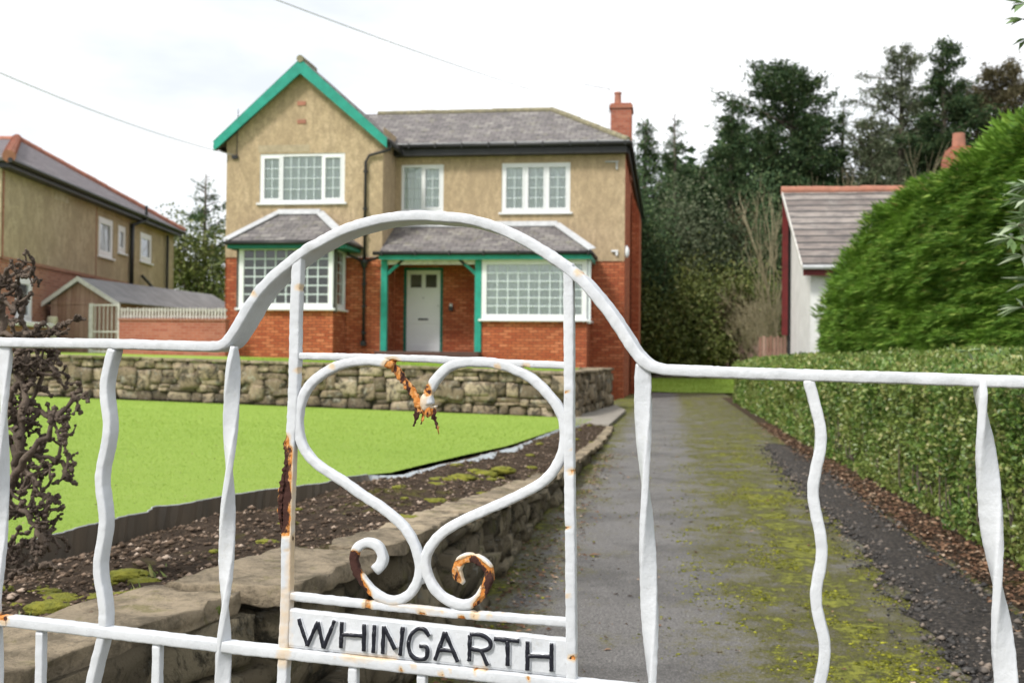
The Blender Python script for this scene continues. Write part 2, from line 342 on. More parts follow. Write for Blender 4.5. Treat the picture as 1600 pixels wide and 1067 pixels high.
def ground_mats():
    # asphalt with moss
    t = NT('mossy_asphalt', .82, .3); v = t.coord(); sep = t.n('ShaderNodeSeparateXYZ'); t.l(v, sep.inputs[0]); X, Y = sep.outputs[0], sep.outputs[1]
    fine = t.noise(v, 110, 4, .85); cc = t.ramp(fine, (.36, (.06, .058, .057)), (.5, (.16, .153, .148)), (.64, (.36, .34, .32)))
    cc = t.mix(t.ramp(t.noise(v, 240, 2, .9), (.60, 0), (.68, .8)), cc, (.42, .39, .35)); cc = t.mix(t.ramp(t.noise(v, 38, 6, .8), (.5, 0), (.62, .55)), cc, (.055, .052, .05))
    big = t.noise(v, 1.3, 8, .75); cc = t.mix(t.ramp(big, (.45, 0), (.6, .5)), cc, (.05, .048, .046))
    # moss belt beside the grit strip, by the wall, and at the far end
    belt = t.math('SUBTRACT', 1, t.math('ABSOLUTE', t.math('DIVIDE', t.math('SUBTRACT', X, .66), .62)), True)
    broad = t.ramp(X, (-.15, 0), (.40, .75)); lft = t.math('SUBTRACT', 1, t.math('DIVIDE', t.math('ADD', X, .80), .42), True)
    rgt = t.math('MULTIPLY', t.math('GREATER_THAN', X, .72), t.ramp(t.math('DIVIDE', Y, 40), (.30, 0), (.42, .75)))
    bsel = t.math('MULTIPLY', belt, t.ramp(t.math('DIVIDE', Y, 40), (.22, 1), (.36, .35)))
    msk = t.math('MAXIMUM', t.math('MAXIMUM', t.math('MAXIMUM', t.math('MULTIPLY', bsel, 1.0), broad), t.math('MULTIPLY', lft, .9)), rgt)
    nn = t.noise(t.coord(scale=(1, .75, 1)), 3.1, 9, .72); n5 = t.noise(v, 17, 6, .75)
    amt = t.math('ADD', t.math('MULTIPLY', nn, 1.25), t.math('ADD', t.math('MULTIPLY', t.math('ADD', n5, t.math('MULTIPLY', t.noise(v, 60, 4, .8), .5)), .55), t.math('MULTIPLY', msk, .40)))
    gr = t.math('MULTIPLY', t.math('SUBTRACT', t.noise(v, 75, 4, .8), .5), .9); thin = t.ramp(t.math('ADD', t.math('SUBTRACT', amt, .35), gr), (.80, 0), (.96, .8)); thick = t.ramp(t.math('ADD', t.math('SUBTRACT', amt, .52), gr), (.82, 0), (.92, .95))
    cc = t.mix(thin, cc, t.ramp(n5, (.3, (.075, .07, .022)), (.7, (.17, .155, .035))))
    cc = t.mix(thick, cc, t.ramp(n5, (.38, (.085, .095, .014)), (.62, (.27, .275, .035))))
    t.col(cc); t.bump(t.math('ADD', fine, t.math('MULTIPLY', thick, 1.5)), .9, .006)
    M['asphalt'] = t.m
    t = NT('bright_turf', .8, .2); v = t.coord()
    cc = t.ramp(t.noise(v, .55, 6, .6), (.3, (.28, .42, .06)), (.7, (.34, .48, .08)))
    cc = t.mix(t.ramp(t.noise(t.coord(scale=(1, 2.2, 1)), 2.6, 6, .7), (.48, 0), (.68, .4)), cc, (.24, .36, .05)); cc = t.mix(t.ramp(t.noise(v, 9, 6, .75), (.5, 0), (.68, .3)), cc, (.40, .46, .13))
    cc = t.mix(t.ramp(t.noise(v, 60, 4, .8), (.35, .35), (.65, 0)), cc, (.19, .30, .035)); t.col(cc); t.bump(t.noise(v, 90, 4, .8), .8, .02); M['turf'] = t.m
    t = NT('dark_soil', .95, .1); v = t.coord()
    cc = t.ramp(t.noise(v, 26, 7, .75), (.3, (.035, .025, .018)), (.55, (.095, .068, .048)), (.75, (.20, .15, .11)))
    cc = t.mix(t.ramp(t.noise(v, 3.5, 7, .7), (.55, 0), (.66, .75)), cc, (.15, .14, .03)); t.col(cc); t.bump(t.noise(v, 22, 8, .8), 1, .04); M['soil'] = t.m
    t = NT('grit_strip', .95, .1); v = t.coord(); cc = t.ramp(t.noise(v, 45, 7, .8), (.35, (.03, .028, .027)), (.52, (.085, .078, .072)), (.66, (.22, .18, .15)))
    t.col(cc); t.bump(t.noise(v, 40, 8, .8), 1, .03); M['grit_sheet'] = t.m
    t = NT('woodland_floor', .95, .1); v = t.coord(); cc = t.ramp(t.noise(v, .8, 8, .75), (.3, (.06, .045, .025)), (.6, (.09, .10, .03)), (.8, (.12, .09, .05)))
    t.col(cc); t.bump(t.noise(v, 9, 8, .8), 1, .05); M['floor'] = t.m
    t = NT('concrete_path', .9, .2); v = t.coord(); cc = t.ramp(t.noise(v, 5, 8, .75), (.3, (.22, .20, .17)), (.7, (.34, .31, .27))); t.col(cc); t.bump(t.noise(v, 60, 6, .8), .6, .01); M['paving'] = t.m
ground_mats()
def edging_mat(name, a, b):
    t = NT(name, .5, .4); v = t.coord(scale=(1, 1, .3)); t.col(t.ramp(t.noise(v, 6, 6, .7), (.35, a), (.7, b))); t.b.inputs['Metallic'].default_value = .25; return t.m
M['edging_old'] = edging_mat('stained_edging', (.16, .125, .09), (.10, .09, .075))
M['edging'] = edging_mat('galvanised_edging', (.52, .57, .60), (.36, .38, .38))
# painted iron; attribute 'rust' (0..1) marks where the paint has gone
def iron():
    t = NT('rusting_white_paint', .38, .5); v = t.coord(); at = t.n('ShaderNodeAttribute', attribute_name='rust')
    n1 = t.noise(v, 55, 6, .7); n2 = t.noise(v, 160, 5, .7); n3 = t.noise(v, 9, 5, .6)
    wht = t.ramp(n3, (.3, (.69, .705, .73)), (.7, (.59, .61, .64)))
    wht = t.mix(t.ramp(t.noise(v, 22, 6, .75), (.60, 0), (.74, .35)), wht, (.50, .47, .40))
    wht = t.mix(t.ramp(n2, (.66, 0), (.74, .8)), wht, (.38, .36, .33))
    r = t.math('ADD', at.outputs['Fac'], t.math('MULTIPLY', t.math('SUBTRACT', n1, .5), .55))
    stain = t.ramp(r, (.10, 0), (.42, .75)); core = t.ramp(r, (.50, 0), (.56, 1)); dark = t.ramp(t.math('ADD', t.math('MULTIPLY', r, .38), t.noise(t.coord(scale=(1, 1, .35)), 75, 5, .65)), (.79, 0), (.84, 1))
    cc = t.mix(stain, wht, (.72, .50, .26)); cc = t.mix(core, cc, t.ramp(n2, (.3, (.46, .12, .018)), (.5, (.64, .25, .05)), (.7, (.74, .46, .24)))); cc = t.mix(dark, cc, (.055, .018, .012))
    t.col(cc); t.l(t.ramp(core, (0, .36), (1, .9)), t.b.inputs['Roughness'])
    bp = t.bump(t.noise(t.coord(scale=(1, 1, .6)), 34, 8, .66), .62, .005); t.bump(t.math('ADD', t.math('MULTIPLY', core, -1.5), t.math('MULTIPLY', n2, t.math('ADD', core, .15))), .7, .003, bp)
    M['iron'] = t.m
    t = NT('black_letter_paint', .3, .5); v = t.coord(); n2 = t.noise(v, 140, 5, .75)
    t.col(t.ramp(n2, (.62, (.012, .013, .022)), (.70, (.3, .3, .32)))); t.bump(t.noise(v, 90, 4), .7, .002); M['letter'] = t.m
iron()
# ============================================================ GROUND
def lerp(a, b, t): return a+(b-a)*t
def interp(x, xs, ys): return float(np.interp(x, xs, ys))
def along(pts, s):                       # point & direction at arc length s on polyline of Vectors
    for a, b in zip(pts[:-1], pts[1:]):
        L = (b-a).length
        if s <= L or b is pts[-1]:
            return a+(b-a)*min(1.0, s/L), (b-a).normalized()
        s -= L
def plen(pts): return sum((b-a).length for a, b in zip(pts[:-1], pts[1:]))
def hill(X, Y):
    z = -.05
    if Y > 36: z = interp(Y, [36, 46, 60, 90, 140], [-.02, .35, 1.6, 5, 9])
    return z
def grid_mesh(name, xs, ys, zf, mat, kind='structure', smooth=True):
    V = [(x, y, zf(x, y)) for y in ys for x in xs]; n = len(xs)
    F = [(j*n+i, j*n+i+1, (j+1)*n+i+1, (j+1)*n+i) for j in range(len(ys)-1) for i in range(n-1)]
    mb = MB(); mb.v = V; mb.f = F; o = mb.build(name, mat, smooth=smooth); tag(o, kind=kind); return o
grid_mesh('ground', [-400, -150, -80, -50]+list(np.linspace(-40, 40, 41))+[50, 80, 150, 400], [-60, -20, 0, 10, 20, 30, 35.5]+list(np.linspace(36.4, 60, 24))+list(np.linspace(64, 140, 20))+[250, 700],
          lambda x, y: hill(x, y)+(noise.noise(Vector((x*.2, y*.2, 0)))*.5 if 48 < y < 200 else 0), M['floor'])
mb = MB(); mb.poly((-1.9, -4, 0), (1.80, -4, 0), (1.80, 36.2, 0), (-1.0, 36.2, 0), (-1.9, 17, 0)); tag(mb.build('driveway', M['asphalt']), kind='structure')
grid_mesh('far_lawn', np.linspace(-2.6, 3.2, 12), np.linspace(36.0, 45, 12), lambda x, y: interp(y, [36, 46], [.03, .40])+.03*noise.noise(Vector((x, y, 3))), M['turf'])
# lawn plane
LA, LB, LC = .45, -.0224, -.0233
def lawn_z(X, Y): return LA+LB*X+LC*Y
def onlawn(px, py, dz=0): return PPL(px, py, LA+dz, LB, LC)
edge_px = [(-420, 960), (-150, 905), (0, 862), (27, 851), (83, 838), (155, 819), (224, 803), (236, 796), (292, 789), (365, 774), (440, 765), (504, 757), (565, 742), (611, 738), (655, 727), (728, 710), (790, 697), (815, 689), (869, 671), (903, 665)]
LP = [onlawn(*p) for p in edge_px]
lw = MB(); lw.poly(*LP, (-1.85, 18.35, lawn_z(-1.85, 18.35)), (-18, 18.35, lawn_z(-18, 18.35)), (-18, LP[0].y, lawn_z(-18, LP[0].y))); lawn = tag(lw.build('lawn', M['turf']), kind='structure')
# concrete path in front of the retaining wall
pa = MB(); pa.prism([(-2.6, 17.3, .012), (-.86, 16.4, .012), (-.80, 21.5, .012), (-1.12, 23.9, .012), (-1.62, 18.4, .012), (-2.6, 18.4, .012)][::-1], (0, 0, .05)); tag(pa.build('path', M['paving']), kind='structure')
# ---- retaining wall and low drive wall
def stone_grid(n=4):
    vs = {}; V = []; F = []
    def vid(p):
        k = tuple(p)
        if k not in vs: vs[k] = len(V); V.append([2*c/n-1 for c in p])
        return vs[k]
    for ax in range(3):
        for side in (0, n):
            for i in range(n):
                for j in range(n):
                    q = []
                    for (a, b) in ((i, j), (i+1, j), (i+1, j+1), (i, j+1)):
                        p = [0, 0, 0]; p[ax] = side; p[(ax+1) % 3] = a; p[(ax+2) % 3] = b; q.append(vid(p))
                    if side == 0: q = q[::-1]
                    F.append(tuple(q))
    return np.array(V, float), F
SV, SF = stone_grid(4); SV6, SF6 = stone_grid(6); SV12, SF12 = stone_grid(14)
def add_stone(mb, c, T, Nn, l, h, d, k=.35, jit=.10, big=False, tilt=0):
    V0, F0 = (SV12, SF12) if big else (SV, SF)
    r = np.linalg.norm(V0, axis=1, keepdims=True); P = V0*(1-k)+V0/r*k*1.15
    sh = rng.uniform(-jit, jit, (8, 3))      # jitter by octant, smooth
    w = np.stack([(1+sx*V0[:, 0])*(1+sy*V0[:, 1])*(1+sz*V0[:, 2])/8 for sx in (-1, 1) for sy in (-1, 1) for sz in (-1, 1)], 1)
    P = P+w@sh*1.6+(rng.normal(0, jit*.18, P.shape) if not big else 0)
    T = np.array(T); Nn = np.array(Nn); U = np.array((0, 0, 1.0))
    if tilt: T = T+U*tilt
    W_ = np.array(c)+P[:, :1]*T*l/2+P[:, 1:2]*Nn*d/2+P[:, 2:]*U*h/2
    if big:
        e = 1-np.clip(np.abs(V0[:, 1])*1.0, 0, 1); W_ = np.array([w0+np.array(Nn)*nz_*(.020)+np.array((0, 0, 1))*nz2*.009 for w0, nz_, nz2 in zip(W_, vnoise(W_, 9)+.7*vnoise(W_, 23), vnoise(W_, 14, 4)+.6*vnoise(W_, 34, 2))])
    mb.add(W_.tolist(), F0)
def rubble(name, path, hmin, hmax, lmin, lmax, depth, cat, label, coping=None, mat='stone', back=0.0, jt=.11):
    """path: [(x,y,zb,zt)]; outward = right of the direction"""
    pts = [Vector((p[0], p[1], 0)) for p in path]; cum = [0]
    for a, b in zip(pts[:-1], pts[1:]): cum.append(cum[-1]+(b-a).length)
    zb = lambda s: interp(s, cum, [p[2] for p in path]); zt = lambda s: interp(s, cum, [p[3] for p in path])
    root = thing(name, (path[0][0], path[0][1], path[0][2]), label, cat)
    mb = MB(); Ltot = cum[-1]; maxh = max(p[3]-p[2] for p in path); lvl = 0.0
    while lvl < maxh:
        h = random.uniform(hmin, hmax); s = random.uniform(-.2, 0)
        while s < Ltot:
            l = random.uniform(lmin, lmax)*(1.3 if random.random() < .2 else 1); sc = min(max(s+l/2, .01), Ltot-.01)
            H = zt(sc)-zb(sc); z0 = lvl
            if z0 < H-.02:
                hh = min(h, H-z0) if H-z0-h > hmin*.5 else H-z0
                p, t = along(pts, sc); n = Vector((t.y, -t.x, 0))
                if random.random() < .22 and hh > .13:     # split in two thin stones
                    f = random.uniform(.4, .6)
                    for (a, b) in ((0, f), (f, 1)):
                        q = p-n*(depth*.5)+n*random.uniform(-.02, .02); q.z = zb(sc)+z0+hh*(a+b)/2
                        add_stone(mb, q, t, n, l*.97, hh*(b-a)*.97, depth, .22, .10, tilt=random.uniform(-.05, .05))
                else:
                    q = p-n*(depth*.5)+n*(back+random.uniform(-.025, .025)); q.z = zb(sc)+z0+hh/2
                    add_stone(mb, q, t, n, l*.97, hh*.97, depth, .24, jt, tilt=random.uniform(-.06, .06))
            s += l
        lvl += h
    for _ in range(int(Ltot*3.2)):      # bigger stones breaking the courses
        sc = random.uniform(.1, Ltot-.1); H = zt(sc)-zb(sc)
        if H < .3: continue
        hh = random.uniform(hmax*.9, hmax*1.35); hh = min(hh, H*.8); l = random.uniform(lmin*1.1, lmax*.9); zz = zb(sc)+random.uniform(hh/2, H-hh/2)
        p, t = along(pts, sc); n = Vector((t.y, -t.x, 0)); q = p-n*(depth*.5-.03); q.z = zz; add_stone(mb, q, t, n, l, hh, depth, .30, .14, tilt=random.uniform(-.12, .12))
    mb.build('stones', M[mat], root, smooth=True)
    core = MB()
    for i in range(len(path)-1):
        a, b = path[i], path[i+1]; A, B = pts[i], pts[i+1]; t = (B-A).normalized(); n = Vector((t.y, -t.x, 0))
        A1 = A-n*(.06+back); B1 = B-n*(.06+back); A2 = A-n*depth*.9; B2 = B-n*depth*.9
        q = [Vector((A1.x, A1.y, a[2]-.1)), Vector((B1.x, B1.y, b[2]-.1)), Vector((B1.x, B1.y, b[3]-.03)), Vector((A1.x, A1.y, a[3]-.03)),
             Vector((A2.x, A2.y, a[2]-.1)), Vector((B2.x, B2.y, b[2]-.1)), Vector((B2.x, B2.y, b[3]-.03)), Vector((A2.x, A2.y, a[3]-.03))]
        core.add(q, [(0, 1, 2, 3), (7, 6, 5, 4), (3, 2, 6, 7), (0, 3, 7, 4), (1, 5, 6, 2)])
    core.build('mortar_core', M['mortar'], root)
    if coping:
        cm = MB(); s = 0
        while s < Ltot:
            l, w, th = coping(s); l *= random.uniform(.75, 1.3); l = min(l, Ltot-s+.05); sc = min(s+l/2, Ltot-.01)
            p, t = along(pts, sc); n = Vector((t.y, -t.x, 0)); q = p-n*(w/2-.03-random.uniform(0, .02)); q.z = zt(sc)+th/2; th2 = th*random.uniform(.85, 1.2); q.z += (th-th2)/2
            sl_ = (zt(min(sc+.2, Ltot))-zt(max(sc-.2, 0)))/.4
            add_stone(cm, q, t, n, l*.985, th2, w*random.uniform(.88, 1.12), .05, .07, True, tilt=sl_)
            s += l
        cm.build('coping', M['coping'], root, smooth=True)
    return root
rubble('retaining_wall', [(-17.5, 18.5, lawn_z(-17.5, 18.5), 1.08), (-11, 18.5, lawn_z(-11, 18.5), .98), (-5, 18.5, lawn_z(-5, 18.5), .86), (-1.64, 18.5, .02, .77), (-1.40, 20.5, .02, .79), (-1.20, 24.0, .02, .81), (-1.4, 24.4, .02, .81), (-3, 24.5, .3, .81)],
       .13, .27, .16, .48, .30, 'wall', 'mossy rubble stone retaining wall across the back of the lawn', lambda s: (.42, .30, .045))
CP = [(-2.3, 1.35, .0, .44), (-1.45, 1.62, .0, .44), (-1.07, 1.84, .0, .44), (-1.0, 2.15, 0, .44), (-.88, 2.45, 0, .45), (-.80, 3.3, 0, .42), (-.78, 4.5, 0, .36), (-.80, 7.2, 0, .18), (-.80, 9.3, 0, .11), (-.78, 13, -.02, .03), (-.82, 16.4, -.03, .0)]
rubble('drive_wall', CP, .07, .15, .14, .38, .26, 'wall', 'low mossy rubble wall with sandstone slabs on top, along the left edge of the drive',
       lambda s: ((.58, .26, .042) if s < 1.9 else (.58, .165, .045)) if s < 7 else (.42, .11, .04), 'stone_dark', .03, .16)
# ---- soil bed between the lawn edging and the coping
eh = {}
bot = []
for i, (p, P) in enumerate(zip(edge_px, LP)):
    h = interp(p[0], [-420, 0, 155, 365, 440, 520, 903], [.10, .085, .085, .09, .08, .03, .02]); bot.append(P-Vector((0, 0, h)))
cback = []
cpts = [Vector((c[0], c[1], c[3]+.03)) for c in CP]
for s in np.linspace(0, plen(cpts)-.01, 40):
    p, t = along(cpts, s); n = Vector((t.y, -t.x, 0)).normalized(); cback.append(p-n*(.10 if p.y < 8 else .06))
sb = MB(); NB, NC = 150, 14
Lb, Lc = plen(bot), plen(cback); rows = []
def soil_pt(u, v):
    # match by depth so that strips stay short
    uu = u**1.0
    yb = lerp(bot[0].y, bot[-1].y, uu); 
    a = Vector((interp(yb, [b.y for b in bot], [b.x for b in bot]), yb, interp(yb, [b.y for b in bot], [b.z for b in bot])))
    yc = lerp(cback[0].y, cback[-1].y, uu)
    c = Vector((interp(yc, [b.y for b in cback], [b.x for b in cback]), yc, interp(yc, [b.y for b in cback], [b.z for b in cback])))
    p = a.lerp(c, v); bulge = math.sin(math.pi*v)
    p.z += bulge*(.03+.045*noise.noise(p*2.2)+.03*noise.noise(p*7)+.02*noise.noise(p*19))
    return p
for i in range(NB+1):
    for j in range(NC+1): sb.v.append(tuple(soil_pt((i/NB)**1.5, j/NC)))
for i in range(NB):
    for j in range(NC):
        a = i*(NC+1)+j; sb.f.append((a, a+1, a+NC+2, a+NC+1))
tag(sb.build('flower_bed_soil', M['soil'], smooth=True), kind='structure')
# pebbles, crumbs
def scatter_chunks(name, fn, n, smin, smax, mat, flat=.6, zoff=.2):
    Pp = []; 
    base = np.array([(1, 0, 0), (-1, 0, 0), (0, 1, 0), (0, -1, 0), (0, 0, 1), (0, 0, -1)], float)
    fc = [(0, 2, 4), (2, 1, 4), (1, 3, 4), (3, 0, 4), (2, 0, 5), (1, 2, 5), (3, 1, 5), (0, 3, 5)]
    out_ = []
    for i in range(n):
        p = fn(); s = smin*(smax/smin)**(random.random()**2.2)
        B = base*rng.uniform(.6, 1.2, (6, 1))*s*np.array([rng.uniform(.7, 1.4), rng.uniform(.7, 1.4), flat]); a = rng.uniform(0, 6.28)
        Rm = np.array([[math.cos(a), -math.sin(a), 0], [math.sin(a), math.cos(a), 0], [0, 0, 1]])
        out_.append(B@Rm.T+np.array(p)+np.array([0, 0, s*zoff]))
    o = np_mesh(name, np.concatenate(out_), 6, mat, faces=fc); tag(o, kind='stuff'); return o
tag(scatter_chunks('soil_clods', lambda: soil_pt(random.random()**2.4, random.uniform(.03, .97)), 24000, .003, .015, M['pebbles']), 'loose brown clods and pebbles on the flower bed', 'pebbles')
def moss_cushion(mb, p, r):
    V0, F0 = SV6, SF6; rr = np.linalg.norm(V0, axis=1, keepdims=True); P = V0/rr
    P = P*(1+.25*rng.normal(0, 1, (len(P), 1)).clip(-1, 1)*.6); mb.add((np.array(p)+P*np.array([r, r*random.uniform(.6, 1.2), r*.32])).tolist(), F0)
mc = MB()
for i in range(80):
    u = random.random()**2; moss_cushion(mc, soil_pt(u, random.uniform(.35, .98)), random.uniform(.012, .05))
for px, py in ((228, 912), (90, 940), (50, 935), (135, 945), (60, 975), (20, 955), (200, 900), (150, 938)):
    moss_cushion(mc, PZ(px, py, .44), random.uniform(.03, .06))
for px, py in ((690, 752), (720, 748), (760, 742), (680, 760), (740, 738), (785, 735), (650, 765)):
    moss_cushion(mc, PZ(px, py, .30), random.uniform(.05, .09))
tag(mc.build('moss_cushions', M['moss'], smooth=True), 'yellow-green moss growing in clumps on the bed', 'moss', kind='stuff')
# ---- lawn edging strip
ed = MB(); er = thing('lawn_edging', LP[0], 'corrugated metal edging strip between the bright lawn and the soil bed', 'edging')
pts = []
for i in range(len(LP)-1):
    L = (LP[i+1]-LP[i]).length; k = max(2, int(L/.03))
    for j in range(k): pts.append((LP[i].lerp(LP[i+1], j/k), lerp(edge_px[i][0], edge_px[i+1][0], j/k)))
s = 0
for i, (p, x) in enumerate(pts):
    q = pts[min(i+1, len(pts)-1)][0]; o_ = pts[max(i-1, 0)][0]; t = (q-o_).normalized(); n = Vector((t.y, -t.x, 0)).normalized(); s += (q-o_).length/2
    lean = interp(x, [0, 430, 520, 600, 780, 880], [.005, .0, .02, .06, .065, .02]); cor = math.sin(s*2*math.pi/.075)*(.004 if x < 560 else .008)
    wob = .012*noise.noise(p*3)
    off = interp(x, [0, 540, 600, 700, 800, 880], [0, 0, .05, .07, .05, 0])
    top = p+n*(.012+off+wob+cor+lean*.25)-Vector((0, 0, off*.25))+Vector((0, 0, .008+.008*noise.noise(p*5)))
    bo = p+n*(.012+off+wob-cor+lean*1.2)-Vector((0, 0, interp(x, [0, 440, 520, 600, 903], [.12, .12, .09, .05, .05])))
    nn_ = Vector((0, 0, 0))+n*.004
    ed.v += [tuple(top), tuple(bo), tuple(bo+nn_), tuple(top+nn_)]
for i in range(len(pts)-1):
    for k in range(4): ed.f.append((i*4+k, i*4+(k+1) % 4, i*4+4+(k+1) % 4, i*4+4+k))
cut = next(i for i, q in enumerate(pts) if q[1] > 560)
for nm, i0, i1, mt in (('stained_strip', 0, cut, 'edging_old'), ('bright_strip', cut, len(pts)-1, 'edging')):
    e2 = MB(); e2.v = ed.v[i0*4:(i1+1)*4]; e2.f = [f for f in ed.f[:(i1-i0)*4]]; e2.build(nm, M[mt], er)
e3 = MB(); e3.tube([Vector(ed.v[i*4])+Vector((0, 0, .002)) for i in range(0, cut+1)], .0028, 5); e3.build('rolled_rim', M['lead'], er)
# ---- grit strip and litter by the hedge
GL = [(1190, 688), (1218, 730), (1250, 765), (1280, 790), (1340, 850), (1400, 920), (1460, 1000), (1510, 1067), (1560, 1150)]
gl = [PZ(x, y, 0) for x, y in GL]
def grit_edge(y, side):
    if side == 0: return interp(y, [p.y for p in gl[::-1]], [p.x for p in gl[::-1]])
    return interp(y, [0, 4, 8, 11, 13.6, 14.2], [1.30, 1.38, 1.42, 1.46, 1.44, 1.30])
ys = np.concatenate([np.linspace(2.4, 8, 90), np.linspace(8.05, 13.9, 60)]); gv = MB(); K = 10
for y in ys:
    x0, x1 = grit_edge(y, 0)+.09*noise.noise(Vector((y*2.3, 0, 0)))+.05*noise.noise(Vector((y*9, 2, 0))), grit_edge(y, 1)
    if x1 < x0+.02: x1 = x0+.02
    for k in range(K+1):
        f = k/K; x = lerp(x0, x1, f); gv.v.append((x, y, .003+math.sin(math.pi*f)*(.018+.02*noise.noise(Vector((x*6, y*6, 0))))))
for i in range(len(ys)-1):
    for k in range(K):
        a = i*(K+1)+k; gv.f.append((a, a+1, a+K+2, a+K+1))
tag(gv.build('broken_tarmac_strip', M['grit_sheet'], smooth=True), kind='structure')
mb = MB(); mb.poly((1.42, 1, .004), (2.9, 1, .004), (2.9, 32, .004), (1.52, 32, .004)); tag(mb.build('hedge_bottom_soil', M['soil']), kind='structure')
def gp():
    y = 2.6+11*random.random()**1.6; return (lerp(grit_edge(y, 0)-.16*random.random(), grit_edge(y, 1)+.03, random.random()), y, .012)
tag(scatter_chunks('tarmac_crumbs', gp, 7000, .004, .022, M['grit']), 'dark crumbled tarmac along the strip by the hedge', 'gravel')
def flat_leaves(name, fn, n, L0, L1, mat, zj=.02):
    P = np.array([fn() for _ in range(n)]); a = rng.uniform(0, 6.28, n); T = np.stack([np.cos(a), np.sin(a), rng.uniform(-.15, .25, n)], 1)
    N = np.stack([rng.normal(0, .3, n), rng.normal(0, .3, n), np.ones(n)], 1); L = rng.uniform(L0, L1, n)
    P[:, 2] += rng.uniform(.003, zj, n); return tag(np_mesh(name, leaves(P, T, N, L, L*.55, .2), 4, mat, faces=LF), kind='stuff')
flat_leaves('leaf_litter', lambda: (random.gauss(1.56, .10), 2.5+16*random.random()**1.5, 0.004), 6500, .015, .045, M['litter'])
flat_leaves('scattered_leaves', lambda: (random.uniform(-.75, 1.45), 2.8+18*random.random()**1.4, 0), 420, .012, .035, M['litter'], .006)
flat_leaves('wall_foot_litter', lambda: (random.gauss(-.62, .10), 3+9*random.random()**1.3, 0), 1500, .012, .035, M['litter'], .012)
scatter_chunks('drive_pebbles', lambda: (random.uniform(-.78, 1.3), 2.8+22*random.random()**1.5, 0), 2600, .0018, .007, M['pebbles']).__setitem__('label', 'small pale pebbles lying on the drive')
def mossp():
    while True:
        y = 2.8+13*random.random()**1.5
        x = random.gauss(.70, .34) if random.random() < .85 else (random.uniform(-.7, 1.3) if random.random() < .6 else random.gauss(-.66, .08))
        if -.78 < x < 1.4 and noise.noise(Vector((x*3.1, y*2.4, 0)))+.6*noise.noise(Vector((x*9, y*8, 5))) > random.uniform(.0, .30): return (x, y, .0)
tag(scatter_chunks('drive_moss', mossp, 22000, .0025, .013, M['drive_moss'], .35, .1), 'yellow-green moss tufts growing through the tarmac of the drive', 'moss')
flat_leaves('lawn_flecks', lambda: (lambda y: (lambda x: (x, y, lawn_z(x, y)+.008))(interp(y, [p.x*0+p.y for p in LP], [p.x for p in LP])-.05-random.random()*(.8+y*.45)))(3.2+12*random.random()**1.3), 160, .010, .022, M['litter'], .004).__setitem__('label', 'tiny pale and brown flecks fallen on the lawn')
# a few named bigger leaves
for px, py, lab in ((918, 869, 'orange-brown fallen leaf lying alone in the middle of the drive behind the gate'), (1396, 826, 'pale curled leaf on the dark tarmac strip beside the hedge')):
    p = PZ(px, py, .0); P = np.array([(p.x, p.y, .006)]); 
    o = np_mesh('fallen_leaf', leaves(P, np.array([(1., .2, .05)]), np.array([(0, 0, 1.)]), .075, .045, .15), 4, M['litter'], faces=LF); tag(o, lab, 'leaf')
# ---- terrace behind the retaining wall
def terr(X, Y): return interp(X, [-40, -17, -11, -5, -1.7], [1.1, 1.05, .96, .84, .76])+.008*(Y-18.7)
grid_mesh('terrace_lawn', [-60, -40]+list(np.linspace(-30, -2.6, 20)), [18.62, 20, 22, 24.2, 27, 30, 40, 60], terr, M['turf'])
grid_mesh('terrace_lawn_end', [-2.6, -2.1, -1.75], [18.62, 20, 22, 24.2], lambda x, y: terr(x, y)-.0, M['turf'])
# ---- grass blades: short turf on the lawn
def blades():
    lp2 = [(p.x, p.y) for p in LP]; n = 150000
    Y = 2.6+15.5*rng.random(n)**2.1
    ex = np.interp(Y, [p[1] for p in lp2], [p[0] for p in lp2]); wv = 1.3+Y*.62
    X = ex-wv*rng.random(n)+.006
    dx = (X-0)/Y; ok = dx > -.72; X, Y = X[ok], Y[ok]; n = len(X)
    Z = LA+LB*X+LC*Y-.003; sc = np.clip(Y/5, .8, 2.2); P = np.stack([X, Y, Z], 1)
    a = rng.uniform(0, 6.28, n); h = rng.uniform(.006, .012, n)*sc**.5; w = .0022*sc
    D = np.stack([np.cos(a), np.sin(a), 0*a], 1); tip = P+np.stack([rng.normal(0, .5, n)*h, rng.normal(0, .5, n)*h, h], 1)
    V = np.stack([P-D*w[:, None], P+D*w[:, None], tip], 1).reshape(-1, 3); return V
M['blade'] = leafmat('short_grass_blades', ((0, (.25, .37, .06)), (.5, (.33, .46, .085)), (1, (.42, .54, .13))), .8, .4, .05)
tag(np_mesh('lawn_grass', blades(), 3, M['blade']), 'short bright green turf covering the front lawn', 'grass', kind='stuff')
def blades2():
    n = 9000; X = rng.uniform(-2.5, 3.1, n); Y = rng.uniform(36.1, 44.5, n); Z = .03+.037*(Y-36); P = np.stack([X, Y, Z], 1)
    n2 = 14000; X2 = rng.uniform(-9, -1.9, n2); Y2 = 18.9+rng.random(n2)*6; X2 = np.where((Y2 > 24) & (X2 > -2.7), -4, X2); Z2 = np.array([terr(x, y) for x, y in zip(X2, Y2)]); P = np.concatenate([P, np.stack([X2, Y2, Z2], 1)])
    n = len(P); a = rng.uniform(0, 6.28, n); h = rng.uniform(.03, .075, n); D = np.stack([np.cos(a), np.sin(a), 0*a], 1)
    tip = P+np.stack([rng.normal(0, .4, n)*h, rng.normal(0, .4, n)*h, h], 1)
    return np.stack([P-D*.008, P+D*.008, tip], 1).reshape(-1, 3)
tag(np_mesh('rough_grass', blades2(), 3, M['blade']), 'rougher grass on the terrace and at the end of the drive', 'grass', kind='stuff')
